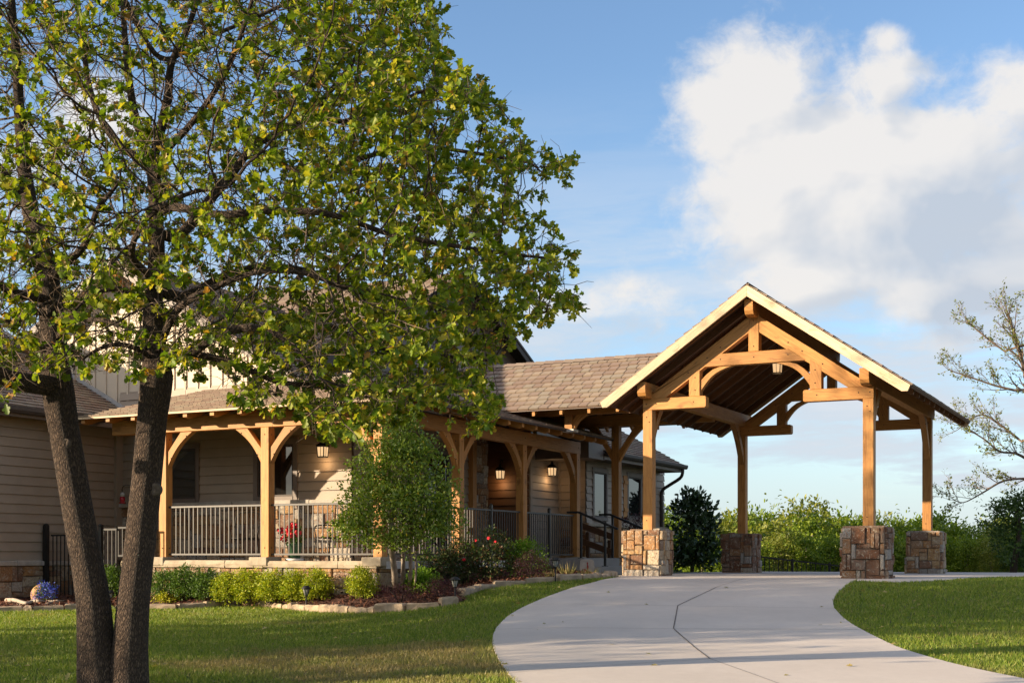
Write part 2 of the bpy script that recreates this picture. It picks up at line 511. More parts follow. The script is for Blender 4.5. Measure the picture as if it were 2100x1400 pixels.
def bark_fn(n, b, out):
    uv = n.new('ShaderNodeUVMap').outputs[0]
    p = n.mapping(uv, (1, 1, 1))
    vo = n.new('ShaderNodeTexVoronoi', feature='DISTANCE_TO_EDGE')
    wob = n.noise(n.mapping(uv, (6, 3, 1)), 4.0, 4, 0.6)
    cv = n.new('ShaderNodeCombineXYZ')
    n.link(n.math('MULTIPLY', wob, 2.6), cv.inputs[0])
    n.link(n.math('MULTIPLY', wob, 1.6), cv.inputs[1])
    n.link(n.vmath('ADD', n.mapping(uv, (50, 21, 1)), cv.outputs[0]), vo.inputs['Vector'])
    vo.inputs['Scale'].default_value = 1.0
    e = n.maprange(vo.outputs['Distance'], 0.0, 0.28, 0, 1)
    f = n.noise(n.mapping(uv, (60, 40, 1)), 1.0, 6, 0.65)
    col = n.ramp(n.math('ADD', n.math('MULTIPLY', e, 0.6), n.math('MULTIPLY', f, 0.45)), [(0.15, (0.022, 0.013, 0.009)), (0.5, (0.078, 0.050, 0.033)), (0.85, (0.15, 0.102, 0.068))])
    sp = n.noise(n.mapping(uv, (95, 70, 1)), 1.0, 2, 0.5)
    col = n.mix(n.maprange(sp, 0.69, 0.73, 0, 0.7), col, (0.42, 0.36, 0.29))
    n.link(col, b.inputs['Base Color'])
    b.inputs['Roughness'].default_value = 0.95
    n.link(n.bump(n.math('ADD', e, n.math('MULTIPLY', f, 0.5)), 1.0, 0.022), b.inputs['Normal'])
M['bark'] = material('bark', bark_fn)
M['twig'] = plain('twig', (0.17, 0.12, 0.085), 0.9, var=0.4, scale=5)
M['pale_bark'] = plain('pale_bark', (0.33, 0.27, 0.21), 0.85, var=0.35, scale=9, bump=0.3)
M['stem'] = plain('stem', (0.06, 0.045, 0.03), 0.9)

# ------------------------------------------------------------------ mesh helpers
WLOC = {}


class MB:
    """collects polygons and links them as ONE mesh object"""
    def __init__(self):
        self.v, self.f, self.uv, self.mi, self.sm = [], [], [], [], []

    def poly(self, pts, mi=0, uv=None, smooth=False):
        b = len(self.v)
        self.v.extend(tuple(p) for p in pts)
        self.f.append(tuple(range(b, b + len(pts))))
        self.uv.append(uv or [(0.0, 0.0)] * len(pts))
        self.mi.append(mi)
        self.sm.append(smooth)

    def mesh(self, verts, faces, mi=0, uvs=None, smooth=False):
        b = len(self.v)
        self.v.extend(tuple(p) for p in verts)
        for k, f in enumerate(faces):
            self.f.append(tuple(b + i for i in f))
            self.uv.append(uvs[k] if uvs else [(0.0, 0.0)] * len(f))
            self.mi.append(mi)
            self.sm.append(smooth)

    def obox(self, c, ax, ay, az, mi=0):
        """box: centre and three half-axis vectors; the longest axis carries the grain"""
        c, A = Vector(c), [Vector(ax), Vector(ay), Vector(az)]
        L = [a.length for a in A]
        g = L.index(max(L))
        vs = []
        for i in (-1, 1):
            for j in (-1, 1):
                for k in (-1, 1):
                    vs.append(c + A[0] * i + A[1] * j + A[2] * k)
        fs = [(0, 1, 3, 2), (4, 6, 7, 5), (0, 4, 5, 1), (2, 3, 7, 6), (0, 2, 6, 4), (1, 5, 7, 3)]
        if A[0].cross(A[1]).dot(A[2]) < 0: fs = [tuple(reversed(f)) for f in fs]
        o = [k for k in range(3) if k != g]
        uvs = []
        for f in fs:
            q = []
            for i in f:
                s = (1 if i & 4 else -1, 1 if i & 2 else -1, 1 if i & 1 else -1)
                q.append((s[g] * L[g], s[o[0]] * L[o[0]] * 1.0 + s[o[1]] * L[o[1]] * 1.0 + 0.3))
            uvs.append(q)
        self.mesh(vs, fs, mi, uvs)

    def box(self, x0, x1, y0, y1, z0, z1, mi=0):
        self.obox(((x0 + x1) / 2, (y0 + y1) / 2, (z0 + z1) / 2), (abs(x1 - x0) / 2, 0, 0), (0, abs(y1 - y0) / 2, 0), (0, 0, abs(z1 - z0) / 2), mi)

    def beam(self, p0, p1, wid, hgt, up=(0, 0, 1), mi=0):
        p0, p1, up = Vector(p0), Vector(p1), Vector(up)
        d = p1 - p0
        dn = d.normalized()
        side = dn.cross(up)
        if side.length < 1e-4: side = dn.cross(Vector((0, 1, 0)))
        side.normalize()
        u2 = side.cross(dn).normalized()
        self.obox((p0 + p1) / 2, d / 2, side * wid / 2, u2 * hgt / 2, mi)

    def prism(self, pts, ext, mi=0):
        """flat outline pushed along ext; the grain runs along its longest extent"""
        pts = [Vector(p) for p in pts]
        ext = Vector(ext)
        n = len(pts)
        nrm = Vector((0, 0, 0))
        for i in range(n): nrm += pts[i].cross(pts[(i + 1) % n])
        if nrm.dot(ext) > 0: pts = pts[::-1]
        far = max(((a - b).length, i, j) for i, a in enumerate(pts) for j, b in enumerate(pts))
        ax = (pts[far[1]] - pts[far[2]]).normalized()
        bx = ax.cross(ext).normalized()
        vs = pts + [p + ext for p in pts]
        U = lambda i: (vs[i].dot(ax), vs[i].dot(bx) + 0.6 * (ext.length if i >= n else 0))
        fs = [tuple(range(n)), tuple(range(2 * n - 1, n - 1, -1))]
        for i in range(n):
            j = (i + 1) % n
            fs.append((i, n + i, n + j, j))
        self.mesh(vs, fs, mi, [[U(i) for i in f] for f in fs])

    def tube(self, pts, radii, n=8, mi=0, cap=True, smooth=True, vscale=1.0):
        pts = [Vector(p) for p in pts]
        if not hasattr(radii, '__len__'): radii = [radii] * len(pts)
        rings, L = [], 0.0
        ref = Vector((0.31, 0.17, 0.93)).normalized()
        b = len(self.v)
        Ls = []
        for i, p in enumerate(pts):
            t = (pts[min(i + 1, len(pts) - 1)] - pts[max(i - 1, 0)])
            if t.length < 1e-9: t = Vector((0, 0, 1))
            t.normalize()
            a = t.cross(ref)
            if a.length < 0.05: a = t.cross(Vector((1, 0, 0)))
            a.normalize()
            c = t.cross(a)
            if i: L += (p - pts[i - 1]).length
            Ls.append(L)
            for k in range(n):
                an = 2 * math.pi * k / n
                self.v.append(tuple(p + (a * math.cos(an) + c * math.sin(an)) * radii[i]))
        r0 = max(radii)
        for i in range(len(pts) - 1):
            for k in range(n):
                k2 = (k + 1) % n
                self.f.append((b + i * n + k, b + i * n + k2, b + (i + 1) * n + k2, b + (i + 1) * n + k))
                ua, ub = k / n * 6.283 * r0, (k + 1) / n * 6.283 * r0
                self.uv.append([(ua, Ls[i]), (ub, Ls[i]), (ub, Ls[i + 1]), (ua, Ls[i + 1])])
                self.mi.append(mi)
                self.sm.append(smooth)
        if cap:
            for ring, rev in ((0, True), (len(pts) - 1, False)):
                f = tuple(b + ring * n + k for k in range(n))
                self.f.append(f[::-1] if rev else f)
                self.uv.append([(0, 0)] * n)
                self.mi.append(mi)
                self.sm.append(False)

    def lathe(self, c, prof, n=14, mi=0, smooth=True):
        c = Vector(c)
        b = len(self.v)
        for (r, z) in prof:
            for k in range(n):
                a = 2 * math.pi * k / n
                self.v.append((c.x + r * math.cos(a), c.y + r * math.sin(a), c.z + z))
        for i in range(len(prof) - 1):
            for k in range(n):
                k2 = (k + 1) % n
                self.f.append((b + i * n + k, b + i * n + k2, b + (i + 1) * n + k2, b + (i + 1) * n + k))
                self.uv.append([(0, 0)] * 4)
                self.mi.append(mi)
                self.sm.append(smooth)
        for i, rev in ((0, True), (len(prof) - 1, False)):
            f = tuple(b + i * n + k for k in range(n))
            self.f.append(f[::-1] if rev else f)
            self.uv.append([(0, 0)] * n)
            self.mi.append(mi)
            self.sm.append(False)

    def build(self, name, mats, parent=None, bevel=0.0, loc=None):
        if not isinstance(mats, (list, tuple)): mats = [mats]
        off = Vector((0, 0, 0))
        if parent is not None: off = WLOC[parent.name]
        elif loc is not None: off = Vector(loc)
        me = bpy.data.meshes.new(name)
        v = np.array(self.v, dtype=np.float64).reshape(-1, 3) - np.array(off)
        me.from_pydata(v.tolist(), [], self.f)
        uvl = me.uv_layers.new(name="UVMap")
        flat = [c for u in self.uv for p in u for c in p]
        uvl.data.foreach_set("uv", flat)
        me.polygons.foreach_set("material_index", self.mi)
        me.polygons.foreach_set("use_smooth", self.sm)
        for m in mats: me.materials.append(m)
        me.update()
        o = bpy.data.objects.new(name, me)
        COL.objects.link(o)
        if parent is not None:
            o.parent = parent
            WLOC[o.name] = off.copy()                # children of a part use the same origin
        else:
            o.location = off
            WLOC[o.name] = off.copy()
        if bevel:
            bv = o.modifiers.new("bevel", 'BEVEL')
            bv.width = bevel
            bv.segments = 1
            bv.limit_method = 'ANGLE'
            bv.angle_limit = rad(40)
        return o


def tag(o, label, cat, group=None):
    o["label"] = label
    o["category"] = cat
    if group: o["group"] = group
    return o


def struct(o, kind='structure'):
    o["kind"] = kind
    return o


def thing(name, label, cat, loc, group=None):
    o = bpy.data.objects.new(name, None)
    COL.objects.link(o)
    o.location = loc
    o.empty_display_size = 0.2
    WLOC[o.name] = Vector(loc)
    return tag(o, label, cat, group)


def dup(o, parent=None, loc=None, rz=None, sc=None, label=None, first=True):
    """a copy of a thing, its parts and their sub-parts; the mesh data is shared"""
    c = o.copy()
    COL.objects.link(c)
    if parent is not None: c.parent = parent
    if first:
        if loc is not None: c.location = loc
        if rz is not None: c.rotation_euler = (0, 0, rz)
        if sc is not None: c.scale = sc if hasattr(sc, '__len__') else (sc, sc, sc)
        if label: c["label"] = label
        WLOC[c.name] = Vector(c.location)
    for ch in list(o.children): dup(ch, c, first=False)
    return c


def clip(poly, half):
    """cut a convex 2-D polygon by the half planes (a, b, c): a*x + b*y <= c"""
    for (a, b, c) in half:
        out = []
        for i in range(len(poly)):
            p, q = poly[i], poly[(i + 1) % len(poly)]
            dp, dq = a * p[0] + b * p[1] - c, a * q[0] + b * q[1] - c
            if dp <= 0: out.append(p)
            if (dp < 0) != (dq < 0) and abs(dp - dq) > 1e-12:
                t = dp / (dp - dq)
                out.append((p[0] + (q[0] - p[0]) * t, p[1] + (q[1] - p[1]) * t))
        poly = out
        if len(poly) < 3: return []
    return poly


def halves(poly):
    area = sum(poly[i][0] * poly[(i + 1) % len(poly)][1] - poly[(i + 1) % len(poly)][0] * poly[i][1] for i in range(len(poly)))
    if area < 0: poly = poly[::-1]
    hs = []
    for i in range(len(poly)):
        p, q = poly[i], poly[(i + 1) % len(poly)]
        dx, dy = q[0] - p[0], q[1] - p[1]
        hs.append((dy, -dx, dy * p[0] - dx * p[1]))
    return hs


def shingles(mb, O, U, V, poly, wid=0.21, exp=0.2, mi=0, deck=1, thick=0.07):
    """roof slope: O origin, U along the eave, V up the slope, poly = convex outline in (u, v) metres"""
    O, U, V = Vector(O), Vector(U).normalized(), Vector(V).normalized()
    Nn = U.cross(V).normalized()
    if Nn.z < 0: Nn = -Nn
    hs = halves(poly)
    us, vs = [p[0] for p in poly], [p[1] for p in poly]
    T = lambda u, v, h: O + U * u + V * v + Nn * h
    row, v0 = 0, min(vs)
    flip = U.cross(V).dot(Nn) < 0
    while v0 < max(vs):
        u0 = min(us) - wid * ((row * 0.5) % 1) - rnd.random() * 0.03
        while u0 < max(us):
            ww = wid * rnd.uniform(0.86, 1.12)
            gp = .008 if exp > .19 else .005
            cell = clip([(u0 + gp, v0), (u0 + ww - gp, v0), (u0 + ww - gp, v0 + exp - gp * 1.7), (u0 + gp, v0 + exp - gp * 1.7)], hs)
            if len(cell) >= 3:
                hh = lambda v: 0.030 - 0.024 * (v - v0) / exp
                j = rnd.uniform(-0.003, 0.004)
                top = [T(u, v, hh(v) + j) for u, v in cell]
                bot = [T(u, v, 0.001) for u, v in cell]
                k = len(cell)
                b = len(mb.v)
                vsx = top + bot
                fs = [tuple(range(k))] + [(i, k + i, k + (i + 1) % k, (i + 1) % k) for i in range(k)]
                if flip: fs = [f[::-1] for f in fs]
                mb.mesh(vsx, fs, mi)
            u0 += ww
        v0 += exp
        row += 1
    pts = [T(u, v, 0.0) for u, v in poly]
    mb.prism(pts, -Nn * thick, deck)


def ashlar(mb, O, U, V, Nn, w, h, cell=(0.115, 0.085), mi=0, core=1, seed=1, mx=5, my=3):
    """irregular squared stones over a w x h face; each stone its own bulging block"""
    r = random.Random(seed)
    O, U, V, Nn = Vector(O), Vector(U), Vector(V), Vector(Nn)
    nx, ny = max(1, round(w / cell[0])), max(1, round(h / cell[1]))
    cx, cy = w / nx, h / ny
    used = [[False] * nx for _ in range(ny)]
    for j in range(ny):
        for i in range(nx):
            if used[j][i]: continue
            bw = r.choice((2, 3, 3, 4, mx))
            bh = r.choice((1, 2, 2, my))
            if bh == 1 and bw < 3 and r.random() < .6: bh = 2
            if r.random() < 0.16: bw, bh = 1, min(3, my)
            k = 0
            while k < bw and i + k < nx and not used[j][i + k]: k += 1
            bw = k
            bh = min(bh, ny - j)
            for y in range(j, j + bh):
                for x in range(i, i + bw): used[y][x] = True
            g = 0.0032
            x0, x1, y0, y1 = i * cx + g, (i + bw) * cx - g, j * cy + g, (j + bh) * cy - g
            d = r.uniform(0.012, 0.052)
            J = lambda s: r.uniform(-s, s)
            base = [(x0 + J(.008), y0 + J(.008)), (x1 + J(.008), y0 + J(.008)), (x1 + J(.008), y1 + J(.008)), (x0 + J(.008), y1 + J(.008))]
            cxm, cym = (x0 + x1) / 2, (y0 + y1) / 2
            def ins(p, s): return (p[0] + math.copysign(s, cxm - p[0]), p[1] + math.copysign(s, cym - p[1]))
            mid = [ins(p, 0.004) for p in base]
            top = [ins(p, 0.011 + J(.004)) for p in base]
            vs = [O + U * a + V * b - Nn * 0.01 for a, b in base] + [O + U * a + V * b + Nn * (d * 0.72) for a, b in mid] + [O + U * a + V * b + Nn * (d + J(.006)) for a, b in top]
            vs.append(O + U * cxm + V * cym + Nn * (d + r.uniform(0.0, 0.014)))
            fs = []
            for q in (0, 4):
                for k2 in range(4):
                    fs.append((q + k2, q + (k2 + 1) % 4, q + 4 + (k2 + 1) % 4, q + 4 + k2))
            for k2 in range(4): fs.append((8 + k2, 8 + (k2 + 1) % 4, 12))
            if U.cross(V).dot(Nn) < 0: fs = [f[::-1] for f in fs]
            mb.mesh(vs, fs, mi)
    a, b, c, d4 = O, O + U * w, O + U * w + V * h, O + V * h
    mb.prism([a, b, c, d4], -Nn * 0.04, core)


def lap(mb, O, U, w, z0, z1, Nn, exp=0.178, mi=0, holes=()):
    """lap siding on the wall from O along U: boards lean out at their lower edge"""
    O, U, Nn = Vector(O), Vector(U).normalized(), Vector(Nn).normalized()
    flip = U.cross(Vector((0, 0, 1))).dot(Nn) < 0
    z = z0
    while z < z1 - 0.01:
        zt = min(z + exp, z1)
        spans = [(0.0, w)]
        for (h0, h1, hz0, hz1) in holes:
            if zt <= hz0 or z >= hz1: continue
            ns = []
            for a, b in spans:
                if h1 <= a or h0 >= b: ns.append((a, b)); continue
                if h0 > a: ns.append((a, h0))
                if h1 < b: ns.append((h1, b))
            spans = ns
        for a, b in spans:
            A, B = O + U * a, O + U * b
            Z = lambda p, zz, d: Vector((p.x, p.y, zz)) + Nn * d
            pts = [Z(A, z, .034), Z(B, z, .034), Z(B, zt - .012, .014), Z(A, zt - .012, .014)]
            und = [Z(A, z, -.008), Z(B, z, -.008), Z(B, z, .034), Z(A, z, .034)]
            for q in (pts, und):
                mb.poly(q[::-1] if flip else q, mi)
        z += exp


def smooth01(a, b, x):
    t = min(1, max(0, (x - a) / (b - a)))
    return t * t * (3 - 2 * t)


# ------------------------------------------------------------------ the lie of the land
def lerp_tab(tab, x):
    if x <= tab[0][0]: return tab[0][1]
    for (a, va), (b, vb) in zip(tab, tab[1:]):
        if x <= b: return va + (vb - va) * (x - a) / (b - a)
    return tab[-1][1]


Z_RIGHT = [(0, -1.32), (8, -1.02), (12, -0.79), (14.5, -0.66), (17, -0.47), (19, -0.28), (20.7, -0.12), (22, -0.035), (24, -0.01), (33, -0.02), (36, -0.5), (42, -2.2), (55, -4.4), (80, -7), (130, -9)]
Z_LEFT = [(0, -1.30), (8, -1.02), (12, -0.86), (15, -0.74), (18, -0.67), (21, -0.60), (23, -0.535), (26, -0.50), (36, -0.6), (42, -2.2), (55, -4.4), (80, -7), (130, -9)]


def gz(X, Y):
    D = -X * ST + Y * CT
    r = X * CT + Y * ST
    s = CXP + F * r / max(D, 3.0)
    wr = smooth01(500, 1190, s)
    z = lerp_tab(Z_LEFT, D) * (1 - wr) + lerp_tab(Z_RIGHT, D) * wr
    return z


def G(px, py, up=0.0):
    """the ground point seen at a pixel of the photo"""
    lo, hi = 6.0, 34.0
    a = ray(px, py)
    prev = None
    D = lo
    while D < hi:
        X, Y, Z = a[0] * D, a[1] * D, a[2] * D + ZE
        if Z <= gz(X, Y) + up:
            l, h = D - 0.1, D
            for _ in range(20):
                m = (l + h) / 2
                if a[2] * m + ZE <= gz(a[0] * m, a[1] * m) + up: h = m
                else: l = m
            D = (l + h) / 2
            return Vector((a[0] * D, a[1] * D, gz(a[0] * D, a[1] * D) + up))
        D += 0.1
    return Vector((a[0] * hi, a[1] * hi, gz(a[0] * hi, a[1] * hi) + up))


def spline(pts, n=8):
    out = []
    m = len(pts)
    for i in range(m - 1):
        p0, p1, p2, p3 = (Vector(pts[max(i - 1, 0)]), Vector(pts[i]), Vector(pts[i + 1]), Vector(pts[min(i + 2, m - 1)]))
        for k in range(n):
            t = k / n
            out.append(0.5 * (2 * p1 + (p2 - p0) * t + (2 * p0 - 5 * p1 + 4 * p2 - p3) * t * t + (3 * p1 - p0 - 3 * p2 + p3) * t ** 3))
    out.append(Vector(pts[-1]))
    return out


def inside(poly, x, y):
    c = False
    n = len(poly)
    for i in range(n):
        x0, y0 = poly[i][0], poly[i][1]
        x1, y1 = poly[i - 1][0], poly[i - 1][1]
        if (y0 > y) != (y1 > y) and x < (x1 - x0) * (y - y0) / (y1 - y0 + 1e-12) + x0: c = not c
    return c


def inside_np(poly, xs, ys):
    c = np.zeros(len(xs), bool)
    n = len(poly)
    for i in range(n):
        x0, y0 = poly[i][0], poly[i][1]
        x1, y1 = poly[i - 1][0], poly[i - 1][1]
        if y0 == y1: continue
        m = ((y0 > ys) != (y1 > ys)) & (xs < (x1 - x0) * (ys - y0) / (y1 - y0) + x0)
        c ^= m
    return c


gz_np = np.vectorize(gz)


def sheet(name, poly, mat, up, step=0.45, skirt=0.0, extra=None):
    """a polygon laid over the ground"""
    xs, ys = [p[0] for p in poly], [p[1] for p in poly]
    pts = [Vector((p[0], p[1])) for p in poly]
    nb = len(pts)
    x = min(xs) + step / 2
    while x < max(xs):
        y = min(ys) + step / 2
        while y < max(ys):
            if inside(poly, x, y): pts.append(Vector((x + rnd.uniform(-.02, .02), y + rnd.uniform(-.02, .02))))
            y += step
        x += step
    vo, eo, fo, *_ = delaunay_2d_cdt(pts, [(i, (i + 1) % nb) for i in range(nb)], [list(range(nb))], 1, 1e-6)
    mb = MB()
    vs = [(v.x, v.y, gz(v.x, v.y) + (up(v.x, v.y) if callable(up) else up)) for v in vo]
    fs = []
    for f in fo:
        a, b, c = (vs[i] for i in f[:3])
        fs.append(tuple(f) if (b[0] - a[0]) * (c[1] - a[1]) - (b[1] - a[1]) * (c[0] - a[0]) > 0 else tuple(reversed(f)))
    mb.mesh(vs, fs)
    if skirt:
        for i in range(nb):
            p, q = poly[i], poly[(i + 1) % nb]
            zp, zq = gz(p[0], p[1]), gz(q[0], q[1])
            u0 = up(p[0], p[1]) if callable(up) else up
            u1 = up(q[0], q[1]) if callable(up) else up
            mb.poly([(p[0], p[1], zp + u0), (p[0], p[1], zp - skirt), (q[0], q[1], zq - skirt), (q[0], q[1], zq + u1)])
    return struct(mb.build(name, mat))


# ground sheet: fine near the house, running out to the horizon
def build_ground():
    mb = MB()
    rings = [-900, -300, -120, -70, -45, -34] + [-30 + 0.75 * i for i in range(62)] + [20, 26, 34, 45, 70, 120, 300, 900]
    rows = [-900, -200, -40, -12] + [-4 + 0.75 * i for i in range(62)] + [46, 50, 56, 64, 76, 95, 130, 200, 400, 1000, 3500]
    idx = {}
    for i, x in enumerate(rings):
        for j, y in enumerate(rows):
            idx[i, j] = len(mb.v)
            mb.v.append((x, y, gz(x, y)))
    for i in range(len(rings) - 1):
        for j in range(len(rows) - 1):
            mb.f.append((idx[i, j], idx[i + 1, j], idx[i + 1, j + 1], idx[i, j + 1]))
            mb.uv.append([(0, 0)] * 4); mb.mi.append(0); mb.sm.append(True)
    struct(mb.build("lawn", M['lawn']))


build_ground()

LEFT_PX = [(1150, 1475), (1100, 1438), (1058, 1400), (1030, 1366), (1014, 1335), (1010, 1310), (1022, 1284), (1052, 1258), (1105, 1232), (1172, 1207), (1232, 1191), (1276, 1183)]
RIGHT_PX = [(1752, 1192), (1722, 1212), (1709, 1232), (1713, 1250), (1738, 1275), (1785, 1302), (1850, 1332), (1960, 1364), (2100, 1394), (2300, 1432)]
left_edge = spline([G(x, y) for x, y in LEFT_PX], 5)
right_edge = spline([G(x, y) for x, y in RIGHT_PX], 5)
nearL, nearR = Vector((-2.4, 6.2, 0)), Vector((5.2, 9.2, 0))
DRIVE = [(p.x, p.y) for p in [nearL] + left_edge] + [(-9.7, 22.35), (-9.7, 31.5), (-3.0, 31.5), (0.9, 30.4)] + \
        [(p.x, p.y) for p in (G(2004, 1186.5), G(1950, 1190), G(1890, 1193.5), G(1845, 1195))] + [(-4.2, 22.0)] + [(p.x, p.y) for p in right_edge + [nearR]]
sheet("driveway", DRIVE, M['drive'], 0.02, 0.5, skirt=0.1)


def joints():
    mb = MB()
    def strip(pts, wd=0.013):
        pts = [Vector((p[0], p[1], 0)) for p in pts]
        den = []
        for a, b in zip(pts, pts[1:]):
            k = max(1, int((b - a).length / 0.25))
            den += [a.lerp(b, i / k) for i in range(k)]
        den.append(pts[-1])
        for a, b in zip(den, den[1:]):
            d = (b - a).normalized()
            s = Vector((-d.y, d.x, 0)) * wd / 2
            q = [a - s, b - s, b + s, a + s]
            mb.poly([(p.x, p.y, gz(p.x, p.y) + 0.025) for p in q])
    strip([G(x, y, 0.02) for x, y in ((1468, 1204), (1390, 1241), (1381, 1288), (1456, 1350))])
    strip([G(x, y, 0.02) for x, y in ((1530, 1186), (1468, 1204))], .006)
    strip([G(x, y, 0.02) for x, y in ((1456, 1350), (1600, 1402), (1720, 1436))], .006)
    for (pts, wd) in (((( 1018, 1290), (1381, 1288.5)), .008), (((1092, 1239), (1390, 1241.5)), .007), (((1390, 1241.5), (1712, 1247)), .007), (((1381, 1288.5), (1762, 1290)), .008), (((1040, 1379), (1456, 1350)), .007), (((1456, 1350), (1905, 1349)), .007)):
        strip([G(x, y, 0.02) for x, y in pts], wd)
    return struct(mb.build("driveway_line", M['joint']))


joints()

# ------------------------------------------------------------------ portico
XC, PY0, PY1 = -6.80, 22.95, 28.82
T = M['timber']


def peg(mb, c, n, r=0.014):
    c, n = Vector(c), Vector(n)
    mb.tube([c - n * 0.01, c + n * 0.010], [r, r * .9], 6, 1, smooth=False)


def curved_brace(mb, p_post, p_beam, n, thick, width=0.15, sag=0.10, mi=0):
    """knee brace between a point low on a post and a point along the beam; its inner edge is an arch"""
    a, b, n = Vector(p_post), Vector(p_beam), Vector(n).normalized()
    corner = Vector((a.x, a.y, b.z))
    d = (b - a)
    inn = (corner - a.lerp(b, 0.5)).normalized()       # towards the post/beam corner
    # outer edge (towards the corner) is straight, inner edge bows towards it
    dirb = Vector((b.x - corner.x, b.y - corner.y, 0)).normalized()
    o0 = a + Vector((0, 0, width * 1.7))
    o1 = b - dirb * width * 1.7
    pts = [a, o0, o1, b]
    arc = []
    for i in range(1, 10):
        t = i / 10
        arc.append(b.lerp(a, t) + inn * (sag * .72 * math.sin(math.pi * t)))
    out = pts + arc
    # keep the straight edge bowed a little too
    mb.prism([p - n * thick / 2 for p in out], n * thick, mi)


def stone_pier(root, x0, x1, y0, y1, z0, z1, seed):
    mb = MB()
    w, d, h = x1 - x0, y1 - y0, z1 - z0
    ashlar(mb, (x0, y0, z0), (1, 0, 0), (0, 0, 1), (0, -1, 0), w, h, (0.082, 0.088), seed=seed)
    ashlar(mb, (x1, y0, z0), (0, 1, 0), (0, 0, 1), (1, 0, 0), d, h, (0.082, 0.088), seed=seed + 1)
    ashlar(mb, (x1, y1, z0), (-1, 0, 0), (0, 0, 1), (0, 1, 0), w, h, (0.105, 0.085), seed=seed + 2)
    ashlar(mb, (x0, y1, z0), (0, -1, 0), (0, 0, 1), (-1, 0, 0), d, h, (0.105, 0.085), seed=seed + 3)
    # a low bedding of stones on top
    ashlar(mb, (x0, y0, z1 - 0.02), (1, 0, 0), (0, 1, 0), (0, 0, 1), w, d, (0.16, 0.16), seed=seed + 4)
    return mb.build("stone_pier", [M['stone_rust' if seed in (21, 37) else 'stone'], M['mortar']], root)


portico = thing("portico", "open timber portico with steep gabled roof on four stone piers over the drive", "portico", (XC, 25.9, 0))
PXL, PXR = XC - 2.02, XC + 2.02
for (x, y, zb, zt, wx, s) in ((PXL, PY0 + .09, -0.06, 0.875, 0.80, 5), (PXR, PY0 + .09, -0.14, 0.885, 0.80, 21), (PXL, PY1 + .09, -0.05, 0.90, 0.76, 37), (PXR, PY1 + .09, -0.06, 0.90, 0.76, 59)):
    # piers stand a little outside the posts
    xo = 0.0
    x0 = x - wx / 2 - .03
    y0 = y - 0.33
    stone_pier(portico, x0 + .04, x0 + wx - .04, y0, y0 + 0.66, zb, zt - 0.025, s)
    mb = MB()
    mb.beam((x, y, zt - .02), (x, y, 3.08), 0.185, 0.185, up=(0, 1, 0))
    for z in (zt + .16, 2.95): peg(mb, (x - .02, y - .0925, z), (0, -1, 0))
    peg(mb, (x + .03, y - .0925, 2.86), (0, -1, 0))
    po = mb.build("post", [T, M['peg']], portico, 0.007)
SLP = 0.685
ROOFZ = 5.15                                                     # top of the roof boards at the ridge
tw = 0.175
